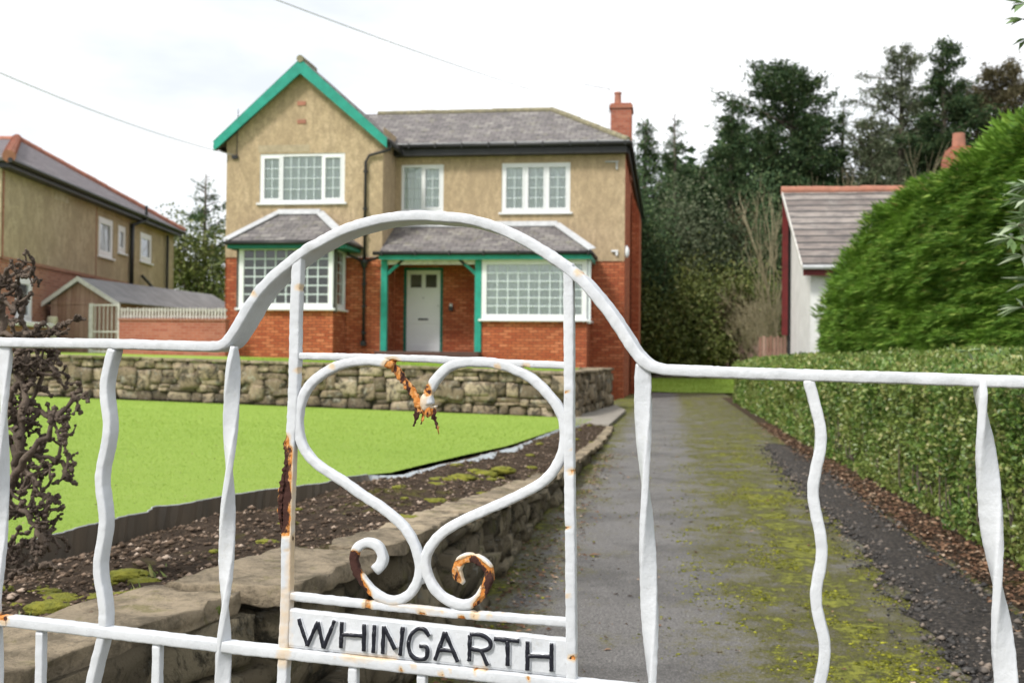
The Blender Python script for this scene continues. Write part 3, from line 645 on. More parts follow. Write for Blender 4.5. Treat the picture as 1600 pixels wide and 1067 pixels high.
# ============================================================ THE GATE
GA = R(-6.4); g0 = PY(670, 800, 1.5)
FG = Frame((g0.x, g0.y), (math.cos(GA), math.sin(GA)))
gate = thing('garden_gate', (g0.x, g0.y, 0.0), 'rusting white iron gate with arched top, heart scroll and black-lettered house name plate', 'gate')
def G(px, py): return FG.px(px, py)
def spline(pts, n=8):
    P = [np.array(p, float) for p in pts]; P = [2*P[0]-P[1]]+P+[2*P[-1]-P[-2]]; o = []
    for i in range(1, len(P)-2):
        for k in range(n):
            t = k/n; a, b, c, d = P[i-1], P[i], P[i+1], P[i+2]
            o.append(.5*((2*b)+(-a+c)*t+(2*a-5*b+4*c-d)*t*t+(-a+3*b-3*c+d)*t**3))
    o.append(P[-2]); return o
def resample(pts, step):
    P = np.array(pts); L = np.concatenate([[0], np.cumsum(np.hypot(*(P[1:]-P[:-1]).T))]); n = max(3, int(L[-1]/step)+1); s = np.linspace(0, L[-1], n)
    return np.stack([np.interp(s, L, P[:, 0]), np.interp(s, L, P[:, 1])], 1), s/L[-1]
PXM = 0.00088
RUST = []   # ((s0,z0),(s1,z1),radius,amount)
def rust(x0, y0, x1, y1, r, a): RUST.append((np.array(G(x0, y0)), np.array(G(x1, y1)), r*PXM, a))
rust(445, 684, 449, 700, 9, 1.0); rust(448, 708, 444, 825, 10, 1.15); rust(456, 700, 452, 832, 6, .7); rust(461, 835, 459, 918, 6, .42); rust(452, 925, 447, 1000, 12, .30); rust(452, 1000, 445, 1030, 12, .33)
rust(616, 574, 652, 622, 15, .72); rust(655, 636, 651, 668, 12, .85); rust(677, 648, 686, 678, 12, .85); rust(667, 604, 671, 612, 6, .95)
rust(555, 868, 560, 905, 9, 1.15); rust(560, 905, 574, 926, 9, 1.05); rust(576, 928, 577, 946, 8, .55); rust(577, 935, 700, 955, 4, .22)
rust(716, 905, 711, 885, 9, .62); rust(714, 880, 740, 870, 8, .60); rust(742, 874, 762, 892, 9, .95); rust(765, 895, 764, 925, 10, 1.0); rust(760, 925, 748, 945, 8, .75); rust(745, 948, 743, 960, 7, .5)
rust(0, 962, 14, 966, 8, .65); rust(540, 1021, 620, 1026, 4, .4); rust(640, 960, 700, 968, 5, .3); rust(905, 578, 920, 578, 4, .2)
for x, y in ((470, 449), (478, 573), (400, 459), (778, 572), (905, 424), (470, 578), (822, 571), (1032, 596), (660, 956), (520, 572)): rust(x, y, x+3, y+1, 5, .5)
rs_ = random.Random(5)
for _ in range(34):
    q = rs_.choice([(0, 967, 880, 1066), (452, 932, 890, 972), (455, 700, 452, 940), (890, 560, 893, 1040), (470, 1012, 880, 1058)]); f = rs_.random(); x, y = q[0]+(q[2]-q[0])*f, q[1]+(q[3]-q[1])*f+rs_.uniform(-8, 8); rust(x, y, x+rs_.uniform(-6, 6), y+rs_.uniform(0, 3), rs_.uniform(1.5, 4.5), rs_.choice((.35, .45, .6, .75)))
RA = np.array([r[0] for r in RUST]); RB = np.array([r[1]-r[0] for r in RUST]); RL = np.maximum((RB**2).sum(1), 1e-12); RR = np.array([r[2] for r in RUST]); RM = np.array([r[3] for r in RUST])
def rustval(s, z):
    px_, pz_ = s-RA[:, 0], z-RA[:, 1]; t = np.clip((px_*RB[:, 0]+pz_*RB[:, 1])/RL, 0, 1); d = np.hypot(px_-RB[:, 0]*t, pz_-RB[:, 1]*t)
    return float(np.max(RM*np.clip(1.6-d/RR, 0, 1)))
class GM(MB):
    def __init__(s): super().__init__(); s.r = []
    def sweep(s, pts, w, t, twist=None, d0=0.0, wf=None, step=.0035, ring=16, lump=.0007, rough=None, power=.35, rst=True, smooth=0):
        """pts in (s,z) metres; w in plane, t through the plane"""
        P, U = resample(pts, step); n = len(P); o = len(s.v)
        for _ in range(smooth):
            P[1:-1] = .25*P[:-2]+.5*P[1:-1]+.25*P[2:]
        for i in range(n):
            a = P[max(i-1, 0)]; b = P[min(i+1, n-1)]; T = (b-a)/max(np.hypot(*(b-a)), 1e-9); N_ = np.array((-T[1], T[0])); th = twist(U[i]) if twist else 0
            f = wf(U[i]) if wf else 1.0; 
            for k in range(ring):
                q = 2*math.pi*(k+.5)/ring; c, sn = math.cos(q), math.sin(q)
                x = math.copysign(abs(c)**power, c)*w/2*f; y = math.copysign(abs(sn)**power, sn)*t/2*(f if f < 1 else 1)
                xr, yr = x*math.cos(th)-y*math.sin(th), x*math.sin(th)+y*math.cos(th)
                sz = P[i]+N_*xr; v = FG.P(sz[0], d0+yr, sz[1])
                r = rustval(sz[0], sz[1]) if rst else 0
                l = lump*(noise.noise(v*95)+.6*noise.noise(v*260))
                if r > .45: l += -.0012+.0028*noise.noise(v*330)*min(1, r)
                if rough: l += rough*noise.noise(v*210)
                m_ = N_*math.cos(q); v = v+(FG.a*(m_[0])+Vector((0, 0, m_[1]))+FG.n*math.sin(q))*l
                s.v.append(tuple(v)); s.r.append(r)
        for i in range(n-1):
            for k in range(ring):
                s.f.append((o+i*ring+k, o+i*ring+(k+1) % ring, o+(i+1)*ring+(k+1) % ring, o+(i+1)*ring+k))
        s.f += [tuple(o+k for k in range(ring))[::-1], tuple(o+(n-1)*ring+k for k in range(ring))]
        return s
    def blob(s, px, py, r, d0=0, sq=(1, 1, 1)):
        sx, z = G(px, py); c = FG.P(sx, d0, z); o = len(s.v); V0 = SV6/np.linalg.norm(SV6, axis=1, keepdims=True)
        for q in V0:
            v = c+Vector(q)*r; v = c+Vector((q[0]*sq[0], q[1]*sq[1], q[2]*sq[2]))*r*(1+.18*noise.noise(v*300)); s.v.append(tuple(v)); s.r.append(rustval(sx, z))
        s.f += [tuple(o+i for i in f) for f in SF6]; return s
    def done(s, name, mat=None, parent=None):
        o = s.build(name, mat or M['iron'], parent or gate, smooth=True)
        at = o.data.attributes.new('rust', 'FLOAT', 'POINT'); at.data.foreach_set('value', np.array(s.r, np.float32)); return o
def gp_(pxs, sm=6): return [G(*p) for p in (spline(pxs, sm) if sm else pxs)]
ZB = .10    # bottom of the gate
def down(pts):   # extend (s,z) polyline straight down to the bottom rail
    a, b = np.array(pts[-4]), np.array(pts[-1]); k = (b[0]-a[0])/(b[1]-a[1]); return list(pts)+[np.array((b[0]+k*.25*(z-b[1]), z)) for z in np.linspace(b[1]-.02, ZB, 12)]
arch = [(-420, 523), (-200, 529), (0, 535), (150, 537), (300, 541), (336, 541), (352, 537), (365, 522), (379, 499), (394, 474), (409, 453), (429, 432), (452, 413), (476, 394), (500, 380), (524, 367), (550, 356), (577, 348), (604, 342), (630, 339), (660, 338), (695, 340), (729, 343), (765, 352), (800, 366), (835, 385), (868, 406), (890, 422), (912, 441), (935, 467), (953, 490), (970, 515), (986, 540), (998, 557), (1012, 570), (1030, 576), (1060, 579), (1250, 586), (1420, 591), (1600, 597), (1750, 601), (1900, 606)]
GM().sweep(gp_(arch, 5), .0150, .052, d0=-.017, step=.0045, power=.22, ring=20, lump=.0010).done('top_rail')
GM().sweep(gp_([(-420, 925), (0, 967), (365, 1010), (450, 1019), (887, 1067), (1300, 1110), (1900, 1172)], 4), .0170, .020, step=.005, power=.3).done('middle_rail')
e0, e1 = G(-420, 900)[0], G(1900, 1100)[0]
GM().sweep([(e0, ZB), (e1, ZB-.02)], .018, .020, step=.03, power=.3).done('bottom_rail')
for e in (e0, e1): GM().sweep([(e, 1.02 if e < 0 else .97), (e, ZB-.03)], .022, .022, step=.03, power=.3).done('hinge_stile')
GM().sweep(down(gp_([(467, 399), (463, 500), (462, 560), (459, 650), (455, 700), (452, 770), (450, 850), (449, 930), (446, 1000), (443, 1067)], 5)), .0155, .016, step=.0035,
           wf=lambda u: 1.0, power=.3).done('panel_bar')
GM().sweep(down(gp_([(889, 412), (890, 560), (890, 700), (892, 850), (893, 960), (894, 1050)], 5)), .0140, .016, step=.004, power=.3).done('panel_bar')
GM().sweep(gp_([(464, 556), (560, 558), (670, 561), (790, 567), (888, 571)], 5), .0100, .012, power=.45).done('panel_top_bar')
GM().sweep(gp_([(452, 930), (560, 942), (640, 950), (700, 957), (790, 964), (892, 972)], 5), .0122, .013, power=.45).done('panel_lower_bar')
sc_ = GM(); sc_.sweep(gp_([(453, 684), (447, 692), (449, 704)], 6), .0045, .012, d0=.002, rough=.002, step=.002, wf=lambda u: .6+.5*math.sin(math.pi*u))
sc_.sweep(gp_([(452, 712), (447, 735), (443, 765), (441, 800), (444, 832)], 6), .0075, .013, d0=.003, rough=.0035, step=.002, wf=lambda u: .35+.8*math.sin(math.pi*u)**.7)
sc_.done('rust_scab')
# joints (weld lumps)
def weld(l):
    for x, y, r in l: g = GM(); g.blob(x, y, r*PXM*.82, -.002, (1, .9, 1)); g.done('weld')
weld([(464, 557, 10), (889, 424, 11), (466, 424, 10)]); weld([(889, 571, 9), (700, 568, 9)]); weld([(555, 560, 9), (884, 655, 10)]); weld([(465, 668, 12), (656, 868, 9)]); weld([(452, 931, 11), (892, 970, 11)]); weld([(618, 941, 10), (712, 951, 11)]); weld([(449, 1017, 12), (658, 905, 10)])
# heart
lh = [(616, 571), (600, 566), (575, 563), (549, 566), (527, 572), (505, 584), (486, 600), (473, 622), (467, 647), (467, 672), (473, 695), (485, 714), (504, 731), (534, 750), (565, 772), (603, 797), (633, 824), (648, 850), (655, 874), (656, 897), (645, 922), (630, 934), (612, 938), (590, 929), (570, 910), (557, 888), (554, 868), (561, 853), (575, 847), (590, 852), (598, 867), (596, 880), (587, 890)]
GM().sweep(gp_(lh, 6), .0138, .014, power=.5, wf=lambda u: 1.0 if u < .97 else 1.15).done('heart_scroll')
rh = [(671, 632), (669, 615), (677, 600), (686, 588), (702, 573), (725, 566), (757, 566), (779, 569), (804, 577), (832, 592), (854, 613), (871, 634), (881, 657), (883, 684), (878, 711), (861, 740), (838, 759), (793, 782), (735, 807), (697, 828), (676, 849), (665, 872), (668, 897), (682, 922), (704, 939), (728, 944), (747, 935), (760, 915), (765, 896), (757, 880), (739, 871), (722, 874), (714, 888), (717, 902), (725, 911)]
GM().sweep(gp_(rh, 6), .0140, .014, power=.5, wf=lambda u: 1.0 if u < .985 else 1-(u-.985)*40).done('heart_scroll')
# broken, rusted tip of the heart
b = GM()
b.sweep(gp_([(606, 567), (618, 577), (628, 590), (640, 605), (650, 620), (656, 634), (656, 646)], 5), .0125, .008, wf=lambda u: 1.0-.1*math.sin(u*20), rough=.0022, step=.002)
b.sweep(gp_([(655, 628), (652, 645), (649, 658), (646, 666)], 5), .0110, .008, wf=lambda u: 1.0-.8*u**2, rough=.003, step=.0015)
b.sweep(gp_([(676, 634), (678, 650), (682, 662), (686, 678)], 5), .0110, .006, wf=lambda u: 1.05-.85*u, rough=.003, step=.0015)
b.sweep(gp_([(664, 640), (661, 652), (658, 663)], 5), .008, .005, wf=lambda u: 1.0-.7*u, rough=.003, step=.0015)
b.done('rusted_tip')
g = GM(); g.blob(666, 628, 12*PXM, .001, (.8, .6, 1.3)); g.blob(670, 643, 8*PXM, .002, (.7, .6, 1.2)); g.done('broken_joint')
# name plate
pl = [G(454, 949), G(454, 1009), G(888, 1056), G(887, 996)]
root = gate
n_ = 60; pm = GM(); top = []; 
for i in range(n_+1):
    f = i/n_
    a = np.array(pl[0])*(1-f)+np.array(pl[3])*f; c = np.array(pl[1])*(1-f)+np.array(pl[2])*f
    a[1] += .0009*noise.noise(Vector((f*25, 0, 0)))
    for (q, d) in ((a, -.002), (a, .0045), (a*.93+c*.07, .006), (a*.07+c*.93, .006), (c, .0045), (c, -.002)):
        v = FG.P(q[0], d+.0004*noise.noise(Vector((q[0]*200, q[1]*200, 0))), q[1]); pm.v.append(tuple(v)); pm.r.append(rustval(q[0], q[1])*.6)
for i in range(n_):
    for k in range(6): pm.f.append((i*6+k, i*6+(k+1) % 6, i*6+6+(k+1) % 6, i*6+6+k))
pm.f += [(0, 5, 4, 3, 2, 1), tuple(n_*6+k for k in range(6))]
plate = pm.build('name_plate', M['iron'], gate)
at = plate.data.attributes.new('rust', 'FLOAT', 'POINT'); at.data.foreach_set('value', np.array(pm.r, np.float32))
def zc(x, y): return (440+x*.2875, 930+y*.2875)
letters = [('W', [[(108, 118), (155, 262)], [(155, 262), (212, 135)], [(212, 135), (243, 275)], [(243, 275), (302, 128)]]),
 ('H', [[(342, 135), (336, 275)], [(464, 148), (460, 292)], [(340, 202), (462, 210)]]), ('I', [[(518, 152), (512, 300)]]),
 ('N', [[(568, 158), (562, 305)], [(568, 160), (630, 283)], [(672, 162), (656, 315)]]),
 ('G', [[(815, 212), (790, 178), (755, 172), (715, 205), (702, 260), (715, 310), (750, 335), (795, 330), (805, 290), (795, 268), (762, 265)]]),
 ('A', [[(845, 340), (900, 190)], [(900, 190), (968, 350)], [(868, 285), (940, 290)]]),
 ('R', [[(1030, 345), (1035, 205)], [(1035, 202), (1095, 205), (1140, 235), (1142, 272), (1100, 290), (1038, 278)], [(1095, 290), (1128, 370)]]),
 ('T', [[(1165, 225), (1300, 238)], [(1238, 235), (1238, 370)]]),
 ('H', [[(1345, 240), (1345, 395)], [(1475, 250), (1475, 400)], [(1345, 318), (1475, 322)]])]
for ch, strokes in letters:
    g = GM(); w = GM()
    for st in strokes:
        sm = 6 if len(st) > 2 else 0
        pp = [G(*zc(*p)) for p in (spline(st, sm) if sm else st)]
        w.sweep(pp, .0082, .0050, d0=.0068, step=.002, ring=10, lump=.0006, power=.6, rst=False)
        g.sweep(pp, .0058, .0040, d0=.0092, step=.0015, ring=10, lump=.0009, power=.7, rst=False)
    lo = w.done('raised_letter', M['iron'], plate); g.build('letter_paint', M['letter'], plate, smooth=True)
# twisted and wavy bars
def twisted(pxs, w, t, yref, half):
    pxs = [(pxs[0][0], pxs[0][1]-7)]+pxs[1:]; P = gp_(pxs, 4); P = down(P); z_ref = G(pxs[0][0], yref)[1]; zz = [p[1] for p in resample(P, .0045)[0]]
    hl = half*PXM
    GM().sweep(P, w, t, twist=lambda u: math.pi*(z_ref-(P[0][1]+(ZB-P[0][1])*u))/hl, step=.0045, power=.35, ring=16,
               wf=lambda u: min(1, .75+u*12)).done('twisted_bar')
twisted([(9, 541), (6, 640), (3, 760), (-2, 900), (-5, 1000)], .0215, .010, 560, 330)
twisted([(366, 548), (361, 650), (357, 770), (353, 900), (350, 1000), (348, 1067)], .0225, .010, 660, 225)
twisted([(1004, 575), (1006, 700), (1010, 800), (1014, 930), (1019, 1060)], .0225, .010, 618, 295)
twisted([(1530, 600), (1540, 700), (1550, 830), (1560, 930), (1572, 1060)], .0270, .011, 765, 240)
def wavy(pxs, dep):
    GM().sweep(down(gp_(pxs, 5)), .0145, dep, d0=-(dep-.016)/2, smooth=25, step=.0045, power=.32).done('wavy_bar')
wavy([(178, 545), (170, 575), (164, 610), (169, 640), (172, 665), (168, 695), (159, 730), (157, 755), (162, 785), (166, 813), (161, 845), (154, 880), (156, 905), (163, 935), (165, 972), (159, 1005), (147, 1050), (140, 1090), (146, 1130), (150, 1170)], .024)
wavy([(1263, 592), (1274, 635), (1285, 679), (1279, 718), (1268, 762), (1277, 812), (1286, 854), (1279, 900), (1272, 930), (1281, 972), (1291, 1007), (1284, 1056), (1274, 1100), (1280, 1150)], .018)
for x, y in ((65, 985), (247, 1005), (553, 1040), (660, 1052), (770, 1062), (1110, 1100), (1400, 1130), (1700, 1160), (-110, 965), (-300, 945)):
    s_, z_ = G(x, y); GM().sweep([(s_, z_), (s_, ZB)], .0135, .013, step=.006, power=.3).done('dog_bar')
gate_post = thing('gate_post', (FG.P(e1+.08, 0, 0)), 'square stone gate post out of sight right of the gate', 'post') if False else None
# ============================================================ MAIN HOUSE
YW, YM, YB, YPR = 28.6, 30.0, 27.5, 28.6
FWg, FM, FB = Frame((0, YW), (1, 0)), Frame((0, YM), (1, 0)), Frame((0, YB), (1, 0))
def xz(px, py, Y): p = PY(px, py, Y); return p.x, p.z
house = thing('detached_house', (-6, 30, .9), 'tan pebbledash and orange brick house with a teal gable and porch, behind the gate', 'house')
def wall(F, u0, u1, z0, z1, holes, mat, name='wall', parent=None, reveal=.12, d=0, extra=None):
    us = sorted({u0, u1, *[h[0] for h in holes], *[h[1] for h in holes]}); zs = sorted({z0, z1, *[h[2] for h in holes], *[h[3] for h in holes]})
    us = [u for u in us if u0 <= u <= u1]; zs = [z for z in zs if z0 <= z <= z1]
    mb = MB()
    for a, b in zip(us[:-1], us[1:]):
        for c, e in zip(zs[:-1], zs[1:]):
            um, zm = (a+b)/2, (c+e)/2
            if any(h[0] < um < h[1] and h[2] < zm < h[3] for h in holes): continue
            mb.poly(F.P(a, d, c), F.P(b, d, c), F.P(b, d, e), F.P(a, d, e))
    for h in holes:
        a, b, c, e = max(h[0], u0), min(h[1], u1), max(h[2], z0), min(h[3], z1)
        if a >= b or c >= e: continue
        D = d-reveal
        mb.poly(F.P(a, d, c), F.P(a, D, c), F.P(b, D, c), F.P(b, d, c)); mb.poly(F.P(a, d, e), F.P(b, d, e), F.P(b, D, e), F.P(a, D, e))
        mb.poly(F.P(a, d, c), F.P(a, d, e), F.P(a, D, e), F.P(a, D, c)); mb.poly(F.P(b, d, c), F.P(b, D, c), F.P(b, D, e), F.P(b, d, e))
    if extra:
        for p in extra: mb.poly(*p)
    return mb.build(name, mat, parent or house)
def window(F, r, lights, rows, parent=None, fw=.075, sw=.05, bw=.022, back='curtain', sill=True, d=0, sill_ext=.07):
    """lights: list of (width share, columns, sash?)"""
    u0, u1, z0, z1 = r; pa = parent or house; f = MB(); gb = MB(); gl_ = MB(); g = d-.055
    f.fbox(F, u0, u1, g-.03, g+.035, z0, z0+fw); f.fbox(F, u0, u1, g-.03, g+.035, z1-fw, z1)
    iw = u1-u0-2*fw; tot = sum(l[0] for l in lights); x = u0+fw
    f.fbox(F, u0, u0+fw, g-.032, g+.037, z0, z1); f.fbox(F, u1-fw, u1, g-.032, g+.037, z0, z1)
    for i, (shr, cols, sash) in enumerate(lights):
        w = iw*shr/tot; a, b = x, x+w; x += w
        if i < len(lights)-1: f.fbox(F, b-.03, b+.03, g-.03, g+.033, z0+fw, z1-fw)
        a2 = a+(.03 if i else 0); b2 = b-(.03 if i < len(lights)-1 else 0); c, e = z0+fw, z1-fw
        if sash:
            f.fbox(F, a2, b2, g-.02, g+.045, c, c+sw); f.fbox(F, a2, b2, g-.02, g+.045, e-sw, e); f.fbox(F, a2, a2+sw, g-.022, g+.047, c, e); f.fbox(F, b2-sw, b2, g-.022, g+.047, c, e)
            a2 += sw; b2 -= sw; c += sw; e -= sw
        gl_.poly(F.P(a2, g, c), F.P(b2, g, c), F.P(b2, g, e), F.P(a2, g, e))
        for k in range(1, cols): u = lerp(a2, b2, k/cols); gb.fbox(F, u-bw/2, u+bw/2, g-.010, g+.008, c, e)
        for k in range(1, rows): z = lerp(c, e, k/rows); gb.fbox(F, a2, b2, g-.012, g+.010, z-bw/2, z+bw/2)
    o = f.build('window', M['upvc'], pa, bevel=.004, seg=1)
    gl_.build('pane', M['glass'], o); gb.build('glazing_bars', M['bars'], o)
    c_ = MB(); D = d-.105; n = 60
    for k in range(n):      # softly pleated net curtain / flat sheet coloured dark for the unlit room
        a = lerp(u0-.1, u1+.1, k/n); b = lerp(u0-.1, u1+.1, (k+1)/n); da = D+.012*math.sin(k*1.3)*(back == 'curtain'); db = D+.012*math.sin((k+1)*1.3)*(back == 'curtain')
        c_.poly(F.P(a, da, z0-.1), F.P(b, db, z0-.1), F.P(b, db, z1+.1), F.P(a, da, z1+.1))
    c_.build('curtain' if back == 'curtain' else 'painted_dim_interior', M[back if back != 'dark' else 'room_shade'], o)
    if sill: s = MB(); s.fbox(F, u0-sill_ext, u1+sill_ext, d-.06, d+.07, z0-.055, z0); s.build('sill', M['upvc'], o, bevel=.005, seg=1)
    return o
R1 = FWg.rect(406, 240, 538.5, 317); R2 = FM.rect(627, 257.5, 693, 331); R3 = FM.rect(784, 254.5, 891, 332)
XWL, XWR = xz(353.5, 300, YW)[0], xz(598, 300, YW)[0]; ZBR = 3.72
XMR = xz(976.5, 320, YM)[0]
g_l, g_r, g_a = xz(333, 219, YW-.3), xz(604, 213, YW-.3), xz(467, 90, YW-.3)
ax = (XWL+XWR)/2; slope = (g_a[1]-(g_l[1]+g_r[1])/2)/((g_r[0]-g_l[0])/2)
ZA = g_a[1]; axx = (g_l[0]+g_r[0])/2
def groof(x, dz=0): return ZA-abs(x-axx)*slope+dz       # outer roof line of the gable
ZE_W = groof(XWL)-.14; ZE = 6.86
# wing front: rendered part with gable
wall(FWg, XWL, XWR, ZBR, ZE_W, [R1], M['render'], 'rendered_gable_wall', extra=[(FWg.P(XWL, 0, ZE_W), FWg.P(XWR, 0, ZE_W), FWg.P(axx, 0, groof(axx)-.14))])
wall(FWg, XWL, XWR, -.1, ZBR, [], M['brick'], 'brick_wall', d=-.02)
pt = MB(); a = FWg.px(404, 239); b = FWg.px(484, 226); pt.fbox(FWg, a[0], b[0], -.01, .006, a[1], b[1]); pt.build('render_patch', M['render_patch'], house)
for y in (162, 190.5): vb = MB(); u, z = FWg.px(471.5, y); vb.fbox(FWg, u-.12, u+.12, -.01, .02, z-.055, z+.055); vb.build('terracotta_vent', M['terracotta'], house)
# wing sides
FR = Frame((XWR, YW), (0, 1)); FL = Frame((XWL, YM+8), (0, -1))
wall(FR, 0, YM-YW, ZBR, 7.2, [], M['render'], 'rendered_side_wall'); wall(FR, 0, YM-YW, -.1, ZBR-.001, [], M['brick'], 'brick_side_wall', d=0)
wall(FL, 0, YM+8-YW, ZBR, ZE_W, [], M['render'], 'rendered_side_wall'); wall(FL, 0, YM+8-YW, -.1, ZBR, [], M['brick'], 'brick_side_wall', d=-.02)
# main front wall
DR = FM.rect(630.5, 418, 691.5, 551)
wall(FM, XWR, XMR, ZBR, ZE, [R2, R3], M['render'], 'rendered_front_wall')
wall(FM, XWR, XMR, -.1, ZBR, [(DR[0], DR[1], DR[2], DR[3])], M['brick'], 'brick_front_wall', d=-.02, reveal=.1)
# right side wall, brick
FS = Frame((XMR, YM), (0, 1)); wall(FS, .0, 15, -.1, ZE, [], M['brick'], 'brick_side_wall', d=0)
q = MB(); q.fbox(FM, XMR-.16, XMR-.0, -.16, .004, 0, ZBR-.002); 
wall(Frame((XMR, YM+15), (-1, 0)), 0, XMR-XWL, -.1, ZE, [], M['brick'], 'brick_back_wall')
window(FWg, R1, [(1.05, 2, True), (2.2, 5, False), (1.05, 2, True)], 4); window(FM, R2, [(1, 2, False), (1, 2, True)], 4); window(FM, R3, [(1, 2, True), (1, 2, True), (1, 2, True)], 4)
# ---- gable roof and barge boards
def roofslab(mb, pts, th=.09):
    n = (Vector(pts[1])-Vector(pts[0])).cross(Vector(pts[2])-Vector(pts[0])).normalized()
    if n.z < 0: n = -n
    mb.prism([Vector(p) for p in pts], -n*th)
YG0, YG1 = YW-.28, YW+1.1
xl, xr = g_l[0], g_r[0]
rf = MB()
roofslab(rf, [(xl-.04, YG0+.03, groof(xl-.04)), (axx, YG0+.03, ZA), (axx, YG1, ZA), (xl-.04, YG1, groof(xl-.04))]); roofslab(rf, [(axx, YG0+.03, ZA), (xr+.05, YG0+.03, groof(xr+.05)), (xr+.05, YG1, groof(xr+.05)), (axx, YG1, ZA)])
hz2 = YG1+(xr-axx)
roofslab(rf, [(xl-.04, YG1, groof(xl-.04)), (axx, YG1, ZA), (xl-.04, hz2, groof(xl-.04))]); roofslab(rf, [(axx, YG1, ZA), (xr+.05, YG1, groof(xr+.05)), (xr+.05, hz2, groof(xr+.05))]); roofslab(rf, [(xl-.04, hz2, groof(xl)), (axx, YG1, ZA), (xr+.05, hz2, groof(xr))])
gro = rf.build('gable_roof', M['slate'], house)
for sgn in (-1, 1):
    bb = MB(); xe = xl if sgn < 0 else xr; ZD = .42
    bb.prism([(axx, YG0, ZA-.03), (xe, YG0, groof(xe)-.03), (xe-sgn*-.0+(.13*sgn), YG0, groof(xe)-.03-.30) if False else (xe, YG0, groof(xe)-.30), (axx, YG0, ZA-ZD)], (0, .05, 0))
    bb.build('bargeboard', M['teal'], house)
    s2 = MB(); s2.prism([(axx, YG0+.06, ZA-.20), (xe, YG0+.06, groof(xe)-.20), (xe, YG0+.06, groof(xe)-.25), (axx, YG0+.06, ZA-.25)], (0, .22, 0)); s2.build('soffit', M['black'], house)
mb = MB()
for k in range(4): y = lerp(YG0-.02, YG1-.3, k/4); mb.tube([(axx, y, ZA-.03), (axx, y+.38, ZA-.03)], [.10, .092], 10)
mb.build('ridge_tiles', M['ridge_moss'], house)
# ---- main hipped roof
XE, YE = XMR+.11, YM-.36; zE = ZE+.06
rd = xz(862, 172.5, 31.9); YR = 31.9; XR, ZR = rd
xv = axx+(ZA-ZR)/slope*1.0
rf = MB(); YBk = YM+15.3
roofslab(rf, [(axx, YE, zE), (XE, YE, zE), (XR, YR, ZR), (axx, YR, ZR)])
roofslab(rf, [(XE, YE, zE), (XE, YBk, zE), (XR, YBk-2.3, ZR), (XR, YR, ZR)])
rf.poly((axx, YR, ZR-.02), (XR, YR, ZR-.02), (XR, YBk-2.3, ZR-.02), (axx, YBk-2.3, ZR-.02)); rf.poly((XE, YBk, zE), (axx-3.5, YBk, zE), (axx-3.5, YBk-2.3, ZR), (XR, YBk-2.3, ZR))
rf.build('main_roof', M['slate'], house)
mb = MB()
def tiles(mb, a, b, r=.085, L=.42):
    a, b = Vector(a), Vector(b); n = max(1, int((b-a).length/L))
    for k in range(n):
        j = Vector((0, 0, random.uniform(-.008, .008))); mb.tube([a.lerp(b, k/n)+j, a.lerp(b, (k+1.04)/n)+j], [r*1.04, r*.95], 10)
tiles(mb, (axx+1.2, YR, ZR), (XR, YR, ZR)); tiles(mb, (XE-.02, YE+.02, zE+.03), (XR, YR, ZR+.02), .085); mb.build('ridge_tiles', M['ridge_moss'], house)
# valley lead where roofs meet + gutters
sf = MB(); sf.box(XWR+.01, XE-.06, YE+.05, YM-.003, zE-.30, zE-.10); sf.box(XMR+.035, XE-.01, YM-.1, YM+15, zE-.30, zE-.10); sf.build('soffit', M['black'], house)
gt = MB(); gz_ = zE-.06; x0 = xr+.10
gt.tube([(x0, YE-.03, gz_), (XE+.03, YE-.03, gz_), (XE+.05, YE-.01, gz_)], .058, 10); gt.tube([(XE+.04, YE-.03, gz_), (XE+.04, YBk, gz_)], .058, 10)
gut = gt.build('gutter', M['black'], house, smooth=True)
for k in range(9): gb_ = MB(); x = lerp(x0+.2, XE-.1, k/8); gb_.box(x-.02, x+.02, YE-.10, YE-.02, gz_-.065, gz_+.062); gb_.build('gutter_bracket', M['black'], gut)
sw = MB(); sw.box(x0-.25, XE, YE-.04, YE+.02, gz_+.05, gz_+.075); sw.build('gutter_lip', M['lead'], gut)
gt = MB(); gt.tube([(xl+.02, YG0+.05, groof(xl)-.16), (xl+.02, YG1, groof(xl)-.16)], .055, 10); gt.build('gutter', M['black'], house, smooth=True); gt = MB(); gt.tube([(xr+.05, YG0+.12, groof(xr)-.16), (xr+.05, YM-.2, groof(xr)-.16)], .055, 10); gt.build('gutter', M['black'], house, smooth=True)
# ---- downpipe with hopper on the wing
dp = MB(); X, Z = xz(571, 250, YW-.09); g0z = groof(xr)-.2
P0 = Vector((xr+.05, YG0+.15, g0z)); dp.tube([P0, P0+Vector((0, 0, -.12)), Vector((X+.10, YW-.07, Z+.12)), Vector((X, YW-.07, Z-.05)), Vector((X, YW-.07, xz(571, 412, YW)[1]))], .038, 10)
hz_ = xz(571, 412, YW)[1]; zb_ = xz(571, 540, YW)[1]
dp.tube([(X, YW-.09, hz_), (X, YW-.07, hz_-.1), (X, YW-.07, zb_)], [.04, .038, .038], 10)
dpo = dp.build('downpipe', M['black'], house, smooth=True)
hp = MB(); hp.tube([(X, YW-.10, hz_+.09), (X, YW-.10, hz_+.02), (X, YW-.09, hz_-.12)], [.12, .12, .05], 10); hp.build('hopper', M['black'], dpo)
for zz in (6.0, 5.0, 4.3, 3.0, 2.4, 1.7): br = MB(); br.box(X-.055, X+.055, YW-.12, YW-.0, zz-.025, zz+.025); br.build('pipe_bracket', M['black'], dpo)
br = MB(); br.box(X-.07, X+.07, YW-.14, YW-.0, zb_, zb_+.12); br.build('pipe_bracket', M['black'], dpo)
ap = MB(); a = xz(541, 391, YW-.3); b = xz(597, 393, YW-.25)
